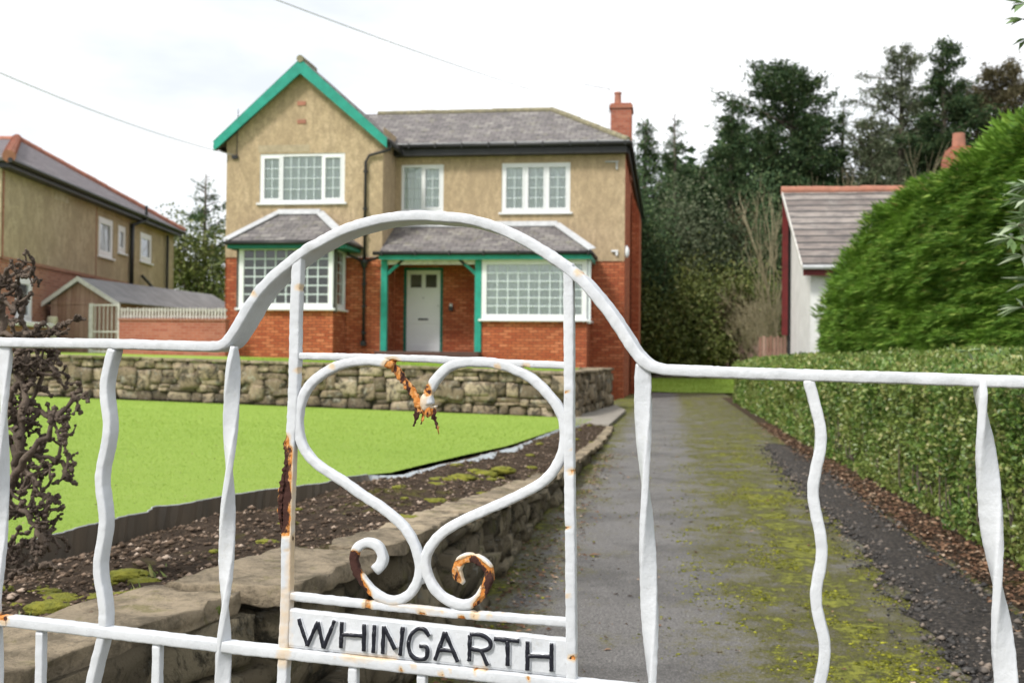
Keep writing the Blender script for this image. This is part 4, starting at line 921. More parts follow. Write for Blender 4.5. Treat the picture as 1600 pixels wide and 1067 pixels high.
ap.tube([(a[0], YW-.35, a[1]), (a[0]+.05, YW-.2, a[1]-.12), (X-.03, YW-.1, hz_+.05)], .036, 8); ap.tube([(b[0], YW-.3, b[1]), (b[0]-.05, YW-.2, b[1]-.14), (X+.03, YW-.1, hz_+.05)], .036, 8); ap.build('branch_pipe', M['black'], dpo, smooth=True)
# ---- left square bay
bl, brr = xz(374, 430, YB)[0], xz(521, 430, YB)[0]; zs = xz(440, 481.5, YB)[1]; zt_ = xz(440, 383, YB)[1]
bay = wall(FB, bl, brr, -.1, zs-.05, [], M['brick'], 'bay_brick_wall')
FBR = Frame((brr, YB), (0, 1)); FBL = Frame((bl, YW), (0, -1))
wall(FBR, 0, YW-YB, -.1, zs-.05, [], M['brick'], 'bay_brick_wall'); wall(FBL, 0, YW-YB, -.1, zs-.05, [], M['brick'], 'bay_brick_wall')
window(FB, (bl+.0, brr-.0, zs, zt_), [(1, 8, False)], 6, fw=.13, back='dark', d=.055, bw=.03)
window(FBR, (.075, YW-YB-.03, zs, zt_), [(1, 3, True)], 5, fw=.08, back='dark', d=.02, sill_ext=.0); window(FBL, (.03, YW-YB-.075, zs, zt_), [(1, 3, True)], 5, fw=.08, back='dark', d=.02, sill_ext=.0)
def leanroof(name, x0, x1, ye, yw, ze, zw, hipl, hipr, xw0, xw1):
    """hipped roof against a wall: eave rectangle x0..x1 at ye, top edge xw0..xw1 at yw"""
    r = MB(); roofslab(r, [(x0, ye, ze), (x1, ye, ze), (xw1, yw, zw), (xw0, yw, zw)], .06)
    if hipl: roofslab(r, [(x0, yw, ze), (x0, ye, ze), (xw0, yw, zw)], .06)
    if hipr: roofslab(r, [(x1, ye, ze), (x1, yw, ze), (xw1, yw, zw)], .06)
    o = r.build(name, M['slate'], house)
    l = MB(); u = Vector((0, 0, .03))
    def strip(a, b, w=.11):
        a, b = Vector(a)+u, Vector(b)+u; t = (b-a).normalized(); side = t.cross(Vector((0, -.5, 1))).normalized()*w
        l.prism([a-side, b-side, b+side, a+side], (0, 0, .02))
    if hipl: strip((x0, ye, ze), (xw0, yw-.02, zw))
    if hipr: strip((x1, ye, ze), (xw1, yw-.02, zw))
    l.prism([(xw0-.05, yw-.16, zw-.06), (xw1+.05, yw-.16, zw-.06), (xw1+.05, yw-.012, zw+.08), (xw0-.05, yw-.012, zw+.08)], (0, 0, .02))
    l.build('lead_flashing', M['lead'], o); return o
ye = YB-.35; e0_, e1_ = xz(352, 374, ye), xz(541, 377, ye); tl, tr_ = xz(437, 333, YW), xz(498, 333, YW)
zeL = (e0_[1]+e1_[1])/2
leanroof('bay_roof', e0_[0], e1_[0], ye, YW, zeL, tl[1], True, True, tl[0], tr_[0])
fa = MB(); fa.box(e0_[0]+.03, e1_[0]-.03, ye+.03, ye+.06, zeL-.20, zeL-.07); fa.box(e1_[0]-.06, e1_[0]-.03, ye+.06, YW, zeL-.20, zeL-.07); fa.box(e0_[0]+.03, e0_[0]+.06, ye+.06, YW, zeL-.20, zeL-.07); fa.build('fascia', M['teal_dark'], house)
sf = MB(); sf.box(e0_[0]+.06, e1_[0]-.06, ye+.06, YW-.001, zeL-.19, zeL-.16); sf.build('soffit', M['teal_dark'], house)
gt = MB(); gt.tube([(e0_[0], YW-.05, zeL-.06), (e0_[0], ye-.02, zeL-.06), (e1_[0], ye-.02, zeL-.06), (e1_[0], YW-.05, zeL-.06)], .05, 10); gt.build('gutter', M['black'], house, smooth=True)
# ---- porch and right bay under one lean-to roof
FP = Frame((0, YPR), (1, 0)); yp = YPR-.28
p0, p1 = xz(594, 389, yp), xz(925, 395, yp); zeP = (p0[1]+p1[1])/2; tr2 = xz(868, 351, YM)
leanroof('porch_roof', XWR+.005, p1[0], yp, YM, zeP, tr2[1], False, True, XWR+.005, tr2[0])
x5 = xz(596, 400, YPR)[0]
fa = MB(); fa.box(x5, p1[0]-.02, yp+.02, yp+.06, zeP-.22, zeP-.08); fa.box(p1[0]-.06, p1[0]-.02, yp+.06, YM, zeP-.22, zeP-.08); fa.build('fascia', M['teal'], house)
sf = MB(); sf.box(x5, p1[0]-.06, yp+.06, YM-.021, zeP-.21, zeP-.18); sf.build('soffit', M['white_old'], house)
gt = MB(); gt.tube([(x5-.15, yp-.03, zeP-.055), (p1[0], yp-.03, zeP-.055), (p1[0]+.01, YM-.1, zeP-.055)], .052, 10); go = gt.build('gutter', M['black'], house, smooth=True)
for k in range(7): gb_ = MB(); x = lerp(x5+.1, p1[0]-.1, k/6); gb_.box(x-.02, x+.02, yp-.10, yp+.02, zeP-.12, zeP+.006); gb_.build('gutter_bracket', M['black'], go)
RB = FP.rect(753, 403.5, 917, 499); zbb = RB[2]-.055
xpl = xz(752.5, 540, YPR)[0]; xbr = RB[1]+.0
wall(FP, xpl, xbr, -.1, zbb, [], M['brick'], 'bay_brick_wall'); FPR = Frame((xbr, YPR), (0, 1)); wall(FPR, 0, YM-YPR, -.1, zbb, [], M['brick'], 'bay_brick_wall')
FPL = Frame((xpl, YM), (0, -1)); wall(FPL, 0, YM-YPR, -.1, zeP-.2, [], M['brick'], 'porch_side_wall')
window(FP, (RB[0], RB[1], RB[2], zeP-.21), [(1, 9, False)], 6, fw=.13, d=.055, bw=.03); window(FPR, (.075, YM-YPR-.03, RB[2], zeP-.21), [(1, 3, True)], 5, fw=.08, d=.02, sill_ext=0)
# posts, braces
for i, (xa, xb_) in enumerate(((595, 605), (742, 752.5))):
    po = MB(); a, b = xz(xa, 470, YPR)[0], xz(xb_, 470, YPR)[0]; zb0 = 1.05; po.box(a, b-.004, YPR-.04, YPR+.10, zb0, zeP-.215); post = po.build('porch_post', M['teal'], house, bevel=.008)
    bz = MB(); s = 1 if i == 0 else -1; xc = b if i == 0 else a
    bz.prism([(xc, YPR-.0, zeP-.62), (xc, YPR, zeP-.50), (xc+s*.36, YPR, zeP-.215), (xc+s*.46, YPR, zeP-.215)], (0, .07, 0)); bz.build('brace', M['teal'], post)
bm = MB(); bm.box(x5, xpl, YPR+.0, YPR+.09, zeP-.33, zeP-.212); bm.build('porch_beam', M['white_old'], house)
# side infill left of porch is the wing's side wall; floor step
st = MB(); zst = xz(660, 549, YPR-.2)[1]; st.box(XWR-.05, xpl, YPR-.5, YM-.02, .6, zst); st.box(XWR-2.3, xpl+.1, YPR-.9, YPR-.5, .5, zst-.13); st.build('porch_step', M['dark_wood'], house, bevel=.01)
# ---- door
du0, du1, dz0, dz1 = DR; dz0 = zst
df = MB(); fwd = .07
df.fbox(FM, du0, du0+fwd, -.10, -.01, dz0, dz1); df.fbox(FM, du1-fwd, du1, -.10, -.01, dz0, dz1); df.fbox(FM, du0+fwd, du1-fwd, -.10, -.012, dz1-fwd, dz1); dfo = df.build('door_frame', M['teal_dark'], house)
d0, d1, e_ = du0+fwd+.005, du1-fwd-.005, dz1-fwd-.005
dm = MB(); w = d1-d0; dm.fbox(FM, d0, d1, -.09, -.055, dz0+.01, e_)
door = None; t = .09; zm = e_-.62; zl = dz0+.78
for (u, v, a, b) in ((d0, d0+t, dz0+.01, e_), (d1-t, d1, dz0+.01, e_)): dm.fbox(FM, u, v, -.055, -.037, a, b)
for (a, b) in ((dz0+.01, dz0+.2), (zl, zl+.16), (zm, zm+.12), (e_-.1, e_)): dm.fbox(FM, d0+t, d1-t, -.055, -.038, a, b)
dm.fbox(FM, (d0+d1)/2-.045, (d0+d1)/2+.045, -.055, -.039, zm+.12, e_-.1)
door = dm.build('front_door', M['door_white'], house, bevel=.004, seg=1)
gp2 = MB(); c = (d0+d1)/2
gp2.fbox(FM, d0+t+.02, c-.06, -.054, -.05, zm+.14, e_-.12); gp2.fbox(FM, c+.06, d1-t-.02, -.054, -.05, zm+.14, e_-.12); gp2.build('door_light', M['room_shade'], door)
lb = MB(); lb.fbox(FM, c-.14, c+.14, -.04, -.028, zl+.10, zl+.15); lb.build('letterbox', M['black'], door)
kn = MB(); kn.tube([FM.P(c, -.04, zm-.15), FM.P(c, -.0, zm-.15)], .022, 8); kn.tube([FM.P(d1-.05, -.04, zl+.5), FM.P(d1-.05, .02, zl+.5)], .02, 8); kn.build('door_knob', M['lead'], door)
wl = MB(); u, z = FM.px(705, 480); wl.fbox(FM, u-.06, u+.06, -.02, .08, z-.10, z+.02); wl.build('porch_light_base', M['black'], house, bevel=.01); wl = MB(); wl.tube([FM.P(u, .03, z+.02), FM.P(u, .03, z+.10)], [.05, .035], 10); wl.build('porch_light', M['upvc'], house)
# ---- chimney
CY0, CY1 = 33.2, 34.1; cx0, cx1 = xz(954, 190, CY0)[0], xz(986.5, 190, CY0)[0]; cz = xz(968, 161, CY0)[1]
ch = MB(); ch.box(cx0, cx1, CY0, CY1, 6.5, cz-.16); cho = ch.build('chimney', M['brick_chim'], house)
cc = MB(); cc.box(cx0-.04, cx1+.04, CY0-.04, CY1+.04, cz-.16, cz-.06); cc.box(cx0-.0, cx1+.0, CY0, CY1, cz-.06, cz); cc.build('chimney_cap', M['brick_chim'], cho)
cp_ = MB(); xc = xz(965.5, 150, CY0+.4)[0]; zp = xz(965, 145, CY0+.4)[1]; cp_.tube([(xc, CY0+.4, cz-.02), (xc, CY0+.4, zp-.05), (xc, CY0+.4, zp-.05), (xc, CY0+.4, zp)], [.115, .10, .12, .12], 14); cp_.build('chimney_pot', M['terracotta'], cho, smooth=False)
brk = MB(); brk.box(XMR+.03, XMR+.28, 34.5, 36.5, -.1, 5.6); brk.prism([(XMR+.03, 34.5, 5.6), (XMR+.28, 34.5, 5.6), (XMR+.03, 34.5, 6.3)], (0, 2, 0)); brk.build('chimney_breast', M['brick'], house)
# security lights and camera on the corner
sl_ = MB(); u, z = FM.px(962, 394); sl_.fbox(FM, u-.12, u+.07, .02, .07, z+.0, z+.05); sl_.fbox(FM, u+.0, u+.06, .0, .06, z-.10, z-.003); sl_.build('security_sensor', M['upvc'], house, bevel=.008)
sl_ = MB(); p = PY(979, 394, YM+.1); V0 = SV6/np.linalg.norm(SV6, axis=1, keepdims=True); sl_.add((np.array(p)+V0*np.array([.075, .08, .16])).tolist(), SF6); sl_.tube([(XMR, p.y, p.z+.15), (p.x, p.y, p.z+.15), (p.x, p.y, p.z+.1)], .03, 8); sl_.build('lamp_globe', M['upvc'], house, smooth=True)
bk = MB(); u, z = FM.px(957, 254); bk.fbox(FM, u-.2, u+.17, .0, .05, z-.0, z+.03); bk.fbox(FM, u+.1, u+.14, .0, .05, z-.2, z-.003); bk.build('wall_bracket', M['lead'], house)
bk = MB(); u, z = FWg.px(369, 246); bk.fbox(FWg, u-.10, u+.06, .0, .06, z-.05, z+.05); bk.tube([FWg.P(u+.02, .03, z), FWg.P(u+.05, .02, z+1.3)], .01, 6); bk.build('cable_bracket', M['black'], house)
# aerial
ae = thing('television_aerial', (cx0+.0, CY0+.1, cz-.4), 'thin television aerial strapped to the chimney of the pebbledash house', 'aerial')
am = MB(); ax0, az0 = xz(952, 140, CY0)[0], xz(952, 139, CY0)[1]; am.tube([(ax0, CY0-.05, cz-.9), (ax0, CY0-.05, az0)], .014, 6); am.build('mast', M['lead'], ae)
am = MB(); a = Vector((xz(912, 137, CY0)[0], CY0-.4, xz(912, 137, CY0)[1])); b = Vector((ax0+.05, CY0+.1, az0)); am.tube([a, b], .010, 6)
for k in range(9): p = a.lerp(b, .03+k*.11); am.tube([p-Vector((.02, .15, .0)), p+Vector((.02, .15, 0))], .005, 5)
am.build('elements', M['lead'], ae)
# overhead wires
def wire(label, a, b, sag, r=.008):
    a, b = Vector(a), Vector(b); pts = [a.lerp(b, t)-Vector((0, 0, sag*4*t*(1-t))) for t in np.linspace(0, 1, 40)]
    m_ = MB(); m_.tube(pts, r, 6); tag(m_.build('overhead_wire', M['wire'], smooth=True), label, 'wire')
wire('overhead wire running from the top edge of the photo to the house chimney', PY(395, -14, 13), PY(958, 176, CY0), .12, .0075)
wire('thin overhead wire falling to the left corner of the green gable', PY(-60, 88, 17), PY(367, 243, YW-.05), .15, .010)
# ============================================================ NEIGHBOUR HOUSE (left)
zn = 5.75
N0, F0_ = PZ(-3, 247, zn), PZ(275, 361.5, zn)
NF = Frame((N0.x, N0.y), (F0_.x-N0.x, F0_.y-N0.y)); LN = (F0_-N0).length-.25
nh = thing('semi_detached_house', (N0.x, N0.y, .9), 'older grey-tan rendered house with a purple slate roof and terracotta hips at the left edge', 'house')
zbn = NF.px(60, 414)[1]; 
W1 = NF.rect(154, 341, 177, 402); W2 = NF.rect(184.5, 353, 197, 396); W3 = NF.rect(219, 365, 237.5, 410); W4 = NF.rect(25, 433, 51, 503)
wall(NF, .2, LN, zbn, zn-.1, [W1, W2, W3], M['render_old'], 'rendered_wall', nh); wall(NF, .2, LN, .4, zbn, [W4], M['brick_pink'], 'brick_wall', nh, d=-.02)
NB_ = Frame(NF.P(.2, 0, 0)[:2], (-NF.n.x, -NF.n.y)); # front face turned to the camera
NBf = Frame(NF.P(.2, 0, 0)+(-NF.n)*9, (NF.n.x, NF.n.y))
wall(NBf, 0, 9, zbn, zn-.1, [], M['render_old'], 'rendered_wall', nh); wall(NBf, 0, 9, .4, zbn, [], M['brick_pink'], 'brick_wall', nh, d=-.02)
NE_ = Frame(NF.P(LN, 0, 0), (-NF.n.x, -NF.n.y)); wall(NE_, 0, 9, .4, zn-.1, [], M['render_old'], 'rendered_wall', nh)
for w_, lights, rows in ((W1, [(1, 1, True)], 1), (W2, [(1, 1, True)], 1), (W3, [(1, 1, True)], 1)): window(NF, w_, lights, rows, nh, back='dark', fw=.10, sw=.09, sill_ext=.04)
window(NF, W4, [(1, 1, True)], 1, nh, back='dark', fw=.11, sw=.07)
ap_s = NF.px(42, 192)  # apex
L2 = LN/2; 
# apex: on the line through the middle of the eave going inwards
best = None
for d_ in np.linspace(1, 8, 141):
    for u_ in np.linspace(LN*.3, LN*.7, 60):
        for_z = zn+d_*.62; P_ = NF.P(u_, -d_, for_z)-CAM; pxx = 800+FPX*P_.dot(RX)/P_.dot(FW_); pyy = 533.5+FPX*P_.dot(DN)/P_.dot(FW_)
        e = (pxx-42)**2+(pyy-192)**2
        if best is None or e < best[0]: best = (e, u_, d_, for_z)
_, ua, da, za = best; print('neighbour apex', best)
ov = .3
A = NF.P(0-.1, ov, zn); B = NF.P(LN+.25, ov, zn); C_ = NF.P(ua, -da, za); D_ = NF.P(ua, -da-5, za); E_ = NF.P(-.1, -da-5, zn); E2 = NF.P(LN+.25, -da-5, zn)
rf = MB(); roofslab(rf, [A, B, C_]); roofslab(rf, [A, C_, D_, E_]); roofslab(rf, [B, E2, D_, C_]); rfo = rf.build('roof', M['slate_purple'], nh)
mb = MB(); tiles(mb, A+Vector((0, 0, .04)), C_+Vector((0, 0, .04)), .15, .42); tiles(mb, B+Vector((0, 0, .03)), C_+Vector((0, 0, .03)), .11, .42); tiles(mb, C_, D_, .11, .42); mb.build('hip_tiles', M['terracotta'], rfo)
sf = MB(); sf.fbox(NF, 0, LN+.1, 0.003, ov-.03, zn-.22, zn-.09); sf.build('soffit', M['black'], nh); gt = MB(); gt.tube([NF.P(-.1, ov+.03, zn-.06), NF.P(LN+.3, ov+.03, zn-.06)], .06, 8); gt.build('gutter', M['black'], nh)
pp = MB()
def npipe(x, y0, y1, r=.05, d=.09): u, z0_ = NF.px(x, y0, d); z1_ = NF.px(x, y1, d)[1]; pp.tube([NF.P(u, d, z0_), NF.P(u, d, z1_)], r, 8)
npipe(207, 350, 455, .07)
u, z0_ = NF.px(207, 352, .09); u2, z2_ = NF.px(229, 344, .3); pp.tube([NF.P(u, .09, z0_), NF.P(u2, .3, z2_)], .06, 8); 
pp.build('soil_pipe', M['black'], nh, smooth=True); pp = MB(); npipe(262, 368, 470, .05); pp.build('downpipe', M['black'], nh); pp = MB(); npipe(229, 322, 344, .05, .34); pp.build('vent_pipe', M['black'], nh); pp = MB(); u, z0_ = NF.px(222, 431, .1); u2, z2_ = NF.px(255, 467, .5); pp.tube([NF.P(u, .1, z0_), NF.P(u2, .5, z2_)], .05, 8); pp.build('waste_pipe', M['black'], nh)
sg = MB(); u, z = NF.px(97, 306); 
for k in range(1): sg.fbox(NF, u-.55, u+.45, .0, .012, z-.16, z+.16)
sg.build('pale_render_patch', plain('pale_patch', (.50, .44, .33), (.36, .30, .2), 4, .95, .4), nh, bevel=.01)
ln_ = MB(); u = NF.px(150, 380)[0]; ln_.fbox(NF, u-.02, u+.02, .0, .015, zbn, zn-.25); u = NF.px(4, 330)[0]; ln_.fbox(NF, u-.03, u+.03, .0, .03, zbn, zn-.25); ln_.fbox(NF, .3, LN, -.01, .02, zbn-.05, zbn+.03); ln_.build('render_band', M['brick_pink'], nh)
# white low shape under that window: bay sill
sh = MB(); u, z = NF.px(14, 500, .6); sh.fbox(NF, u-2.2, u+2.5, .0, .7, z-.12, z); sh.build('bay_sill', M['upvc'], nh, bevel=.02); sh = MB(); sh.fbox(NF, u-2.1, u+2.4, .0, .6, .4, z-.121); sh.build('bay_brick_wall', M['brick_pink'], nh)
# ============================================================ SHED, GARDEN WALL, RAILING, IRON GATE
YS = 27.4
shd = thing('garden_shed', (PY(128, 500, YS).x, YS, 1), 'weathered brown board shed with grey felt roof beside the red garden wall', 'shed')
sl0, sr0 = PY(74, 470, YS), PY(184, 470, YS); sa = PY(126, 437, YS); zb0 = .85; Ls = 7.5
def SS(x, y, z): return Vector((x+(y-YS)*.06, y, z))
w = MB(); w.poly((sl0.x+.1, YS, zb0), (sr0.x-.12, YS, zb0), (sr0.x-.12, YS, sl0.z), (sa.x, YS, sa.z-.03), (sl0.x+.1, YS, sl0.z))
w.poly(SS(sr0.x-.12, YS, zb0), SS(sr0.x-.12, YS+Ls, zb0), SS(sr0.x-.12, YS+Ls, sr0.z), SS(sr0.x-.12, YS, sr0.z)); w.poly(SS(sl0.x+.1, YS+Ls, zb0), SS(sl0.x+.1, YS, zb0), SS(sl0.x+.1, YS, sl0.z), SS(sl0.x+.1, YS+Ls, sl0.z)); w.build('board_wall', M['boards'], shd)
w = MB(); c = (sl0.x+sr0.x)/2; w.box(sl0.x+.12, sr0.x-.14, YS-.03, YS-.003, sl0.z-.1, sl0.z-.0); w.build('rail', M['boards'], shd)
w = MB(); w.box(c-.35, c+.42, YS-.035, YS-.002, zb0+.05, sl0.z-.12); w.build('door', M['boards'], shd)
r = MB(); roofslab(r, [SS(sl0.x-.12, YS-.15, sl0.z-.06), SS(sa.x, YS-.15, sa.z+.06), SS(sa.x, YS+Ls, sa.z+.06), SS(sl0.x-.12, YS+Ls, sl0.z-.06)], .04); roofslab(r, [SS(sa.x, YS-.15, sa.z+.06), SS(sr0.x+.1, YS-.15, sr0.z-.04), SS(sr0.x+.1, YS+Ls, sr0.z-.04), SS(sa.x, YS+Ls, sa.z+.06)], .04); r.build('roof', M['shed_felt'], shd)
bd = MB(); 
for xe, ze in ((sl0.x-.14, sl0.z-.08), (sr0.x+.12, sr0.z-.06)): bd.prism([(sa.x, YS-.17, sa.z+.08), (xe, YS-.17, ze), (xe, YS-.17, ze-.13), (sa.x, YS-.17, sa.z-.05)], (0, .018, 0))
bd.build('bargeboard', M['white_old'], shd)
YGW = 26.8; gx0, gx1 = PY(186, 520, YGW).x, PY(352, 520, YGW).x; gzt = PY(260, 501, YGW).z
gw = thing('garden_wall', ((gx0+gx1)/2, YGW, .8), 'plain red brick garden wall between the shed and the pebbledash house', 'wall')
w = MB(); w.box(gx0, gx1, YGW, YGW+.22, .5, gzt); w.build('brickwork', M['brick_wall'], gw)
w = MB(); w.box(gx0-.02, gx1, YGW-.03, YGW+.25, gzt, gzt+.05); w.build('coping', M['brick_chim'], gw)
rl = thing('wall_railing', ((gx0+gx1)/2, YGW+.1, gzt+.05), 'worn white paling railing on top of the red brick garden wall', 'railing')
zt2 = PY(260, 481, YGW).z; w = MB(); w.box(gx0, gx1, YGW+.085, YGW+.12, zt2-.07, zt2-.03); w.box(gx0, gx1, YGW+.085, YGW+.12, gzt+.09, gzt+.13); w.build('rail', M['rail_white'], rl)
n = 34
for k in range(n):
    x = lerp(gx0+.03, gx1-.05, k/(n-1)); w = MB(); t = random.uniform(-.01, .01); w.box(x-.022, x+.022, YGW+.062, YGW+.083, gzt+.055, zt2+t); w.build('paling', M['rail_white'], rl)
ig = thing('side_gate', (PY(160, 520, YGW).x, YGW+.1, .9), 'narrow white metal side gate in front of the board shed', 'gate')
a, b = PY(137, 500, YGW).x, PY(184, 500, YGW).x; zt3 = PY(160, 474, YGW).z
w = MB(); w.box(a, a+.10, YGW+.05, YGW+.14, .8, zt3); w.box(b-.05, b, YGW+.07, YGW+.12, .8, zt3); w.box(a+.1, b-.05, YGW+.08, YGW+.11, zt3-.06, zt3-.02); w.box(a+.1, b-.05, YGW+.08, YGW+.11, 1.1, 1.15); w.box(a+.1, b-.05, YGW+.08, YGW+.11, 1.62, 1.66); w.build('frame', M['white_old'], ig)
for k in range(6):
    x = lerp(a+.16, b-.1, k/5); w = MB(); w.tube([(x, YGW+.095, .95), (x, YGW+.095, zt3-.03)], .010, 6); w.build('bar', M['white_old'], ig)
bin_ = thing('plastic_water_butt', (PY(82, 500, 26.9).x, 26.9, .95), 'small pale tub standing by the board shed', 'tub')
p = PY(82, 503, 26.9); w = MB(); w.tube([(p.x, 26.9, .95), (p.x, 26.9, p.z+.10), (p.x, 26.9, p.z+.14)], [.10, .13, .11], 14); w.build('tub_body', plain('cream_plastic', (.62, .58, .42), (.5, .46, .32), 4, .5, 0), bin_, smooth=False)
# ============================================================ BUNGALOW (right)
YBE, YBR_ = 25.3, 29.7
bu = thing('bungalow', (4, 28, 0), 'low white-walled building with a brown tiled roof and maroon trim behind the tall conifer hedge', 'house')
ev = PY(1254, 413.5, YBE); rg = PY(1222.5, 299, YBR_); XR2 = PY(1530, 300, YBR_).x+6
rf = MB(); roofslab(rf, [(ev.x, YBE, ev.z), (XR2, YBE, ev.z), (XR2, YBR_, rg.z), (rg.x, YBR_, rg.z)], .10); roofslab(rf, [(rg.x+1.2, YBR_, rg.z), (XR2, YBR_, rg.z), (XR2, YBR_*2-YBE, ev.z), (ev.x+1.2, YBR_*2-YBE, ev.z)], .10)
bro = rf.build('roof', M['roof_tile'], bu)
mb = MB(); tiles(mb, (rg.x-.03, YBR_, rg.z+.0), (XR2, YBR_, rg.z), .12, .40); mb.build('ridge_tiles', M['terracotta'], bro)
def rz(y): return ev.z+(y-YBE)/(YBR_-YBE)*(rg.z-ev.z) if y < YBR_ else rg.z-(y-YBR_)/(YBR_-YBE)*(rg.z-ev.z)
xw = ev.x+.22; Yb = YBR_*2-YBE; Yc = YBR_
w = MB(); w.poly((xw, Yc, -.1), (xw, YBE+.35, -.1), (xw, YBE+.35, rz(YBE+.35)-.1), (xw, Yc, rg.z-.1)); w.poly((xw, YBE+.35, -.1), (XR2-.2, YBE+.35, -.1), (XR2-.2, YBE+.35, ev.z-.05), (xw, YBE+.35, ev.z-.05)); w.poly((XR2-.2, YBE+.35, -.1), (XR2-.2, Yb-.3, -.1), (XR2-.2, YBR_, rg.z-.1), (XR2-.2, YBE+.35, ev.z)); w.build('white_wall', M['whitewash'], bu)
w = MB(); w.box(ev.x+.02, XR2, YBE+.04, YBE+.08, ev.z-.24, ev.z-.09); w.build('fascia', M['maroon'], bu); w = MB(); w.tube([(ev.x, YBE-.03, ev.z-.06), (XR2, YBE-.03, ev.z-.06)], .05, 8); w.build('gutter', M['lead'], bu)
w = MB(); w.prism([(rg.x-.0, YBR_, rg.z+.02), (ev.x, YBE+.0, ev.z+.0), (ev.x, YBE, ev.z-.10), (rg.x, YBR_, rg.z-.1)], (-.03, 0, 0)); w.build('bargeboard', M['white_old'], bu)
w = MB(); a = PY(1222, 420, YBR_).x; b = PY(1231, 420, YBR_).x; w.box(a, b, YBR_-.05, YBR_+.06, PY(1225, 524, YBR_).z, rg.z-.12); w.build('porch_post', M['maroon'], bu)
w = MB(); b2 = PY(1237, 420, YBR_).x; w.box(b+.003, b2+.1, YBR_+.05, YBR_+.1, .2, rg.z-.35); w.build('painted_recess_shade', M['black'], bu)  # solid black box, its colour standing in for the shade of the gap
w = MB(); cx_, cz_ = PY(1494, 208, YBR_+.5), 0; c0, c1 = PY(1478, 240, YBR_+.3).x, PY(1519, 240, YBR_+.3).x; zt4 = PY(1498, 231, YBR_+.3).z
w.box(c0, c1, YBR_+.1, YBR_+.8, rg.z-.5, zt4-.3); w.prism([(c0, YBR_+.1, zt4-.3), (c1, YBR_+.1, zt4-.3), (c1-.1, YBR_+.1, zt4), (c0+.1, YBR_+.1, zt4)], (0, .7, 0)); cho = w.build('chimney', M['brick_chim'], bu)
w = MB(); xc = PY(1498, 220, YBR_+.4).x; w.tube([(xc, YBR_+.4, zt4-.02), (xc, YBR_+.4, PY(1498, 209, YBR_+.4).z)], [.17, .15], 14); w.build('chimney_pot', M['terracotta'], cho)
wf_ = thing('wooden_fence', (2.9, 31, 0), 'short dark wooden fence at the corner of the white-walled building', 'fence')
w = MB()
for k in range(9): x = PY(1188+k*5.5, 540, 30).x; w.box(x-.035, x+.035, 30, 30.03, 0, PY(1200, 527-(k % 2)*2, 30).z)
w.box(PY(1186, 540, 30).x, PY(1236, 540, 30).x, 30.03, 30.07, .8, .9); w.box(PY(1186, 540, 30).x, PY(1236, 540, 30).x, 30.03, 30.07, 1.3, 1.4); w.build('palings', M['boards'], wf_)
# ============================================================ HEDGES
def fbm(P, sc, seed=0): return vnoise(P, sc, seed)+.5*vnoise(P, sc*2.1, seed+5)
def privet():
    root = thing('privet_hedge', (2.1, 14, 0), 'long clipped small-leaved hedge along the right side of the drive', 'hedge')
    XF, Y0, Y1, XB = 1.70, 2.3, 28.6, 2.75
    def surf(n, part):
        Y = Y0+(Y1-Y0)*rng.random(n)**1.75
        if part == 'face': Z = .02+.92*rng.random(n)**.9; X = XF+0*Y+.04*np.sin(Z*5); N = np.tile((-1., -.15, .12), (n, 1))
        else:
            X = XF+(XB-XF)*rng.random(n); Z = .93+.16*np.sin((X-XF)/(XB-XF)*math.pi*.62)**.8; N = np.tile((-.25, -.1, 1.), (n, 1))
        P = np.stack([X, Y, Z], 1); b = fbm(P*np.array([1, .4, 1.2]), 2.2)*.06+vnoise(P, 6, 3)*.03
        return P-N*(b[:, None]*-1)-N*rng.uniform(-.02, .07, n)[:, None], N, Y
    A = []
    for n, part in ((125000, 'face'), (45000, 'top')):
        P, N, Y = surf(n, part); T = rng.normal(0, 1, (n, 3)); T[:, 2] += .35; T = T-.3*N*0; T = unit(T)+N*.45
        NN = N+rng.normal(0, .75, (n, 3)); sc = np.clip(.6+Y/10, .9, 2.6); L = rng.uniform(.018, .035, n)*sc; A.append(leaves(P, T, NN, L, L*.62, .25))
    # end face at the far end
    n = 5000; X = rng.uniform(XF, XB, n); Z = rng.uniform(0, 1.05, n); P = np.stack([X, Y1+rng.uniform(-.05, .1, n), Z], 1); L = rng.uniform(.04, .07, n); A.append(leaves(P, rng.normal(0, 1, (n, 3)), rng.normal(0, 1, (n, 3)), L, L*.6))
    np_mesh('leaves', np.concatenate(A), 4, M['privet'], root, faces=LF)
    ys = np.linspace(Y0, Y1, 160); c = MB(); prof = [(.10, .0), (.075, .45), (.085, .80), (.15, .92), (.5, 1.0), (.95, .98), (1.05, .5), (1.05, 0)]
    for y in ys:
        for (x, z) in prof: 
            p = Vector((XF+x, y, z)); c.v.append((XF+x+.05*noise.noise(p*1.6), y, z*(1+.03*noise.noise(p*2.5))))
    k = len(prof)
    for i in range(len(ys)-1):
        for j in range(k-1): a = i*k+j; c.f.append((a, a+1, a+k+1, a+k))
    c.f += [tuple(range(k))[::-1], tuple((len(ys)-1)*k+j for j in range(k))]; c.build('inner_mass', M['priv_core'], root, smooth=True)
    s = MB()
    for i in range(260):
        y = Y0+14*random.random()**1.4; x = XF+random.uniform(.0, .12); s.tube([(x+.06, y, 0), (x, y+random.uniform(-.05, .05), .12), (x-.01, y+random.uniform(-.1, .1), random.uniform(.2, .5))], [.008, .006, .003], 5)
    s.build('stems', M['bark'], root)
privet()
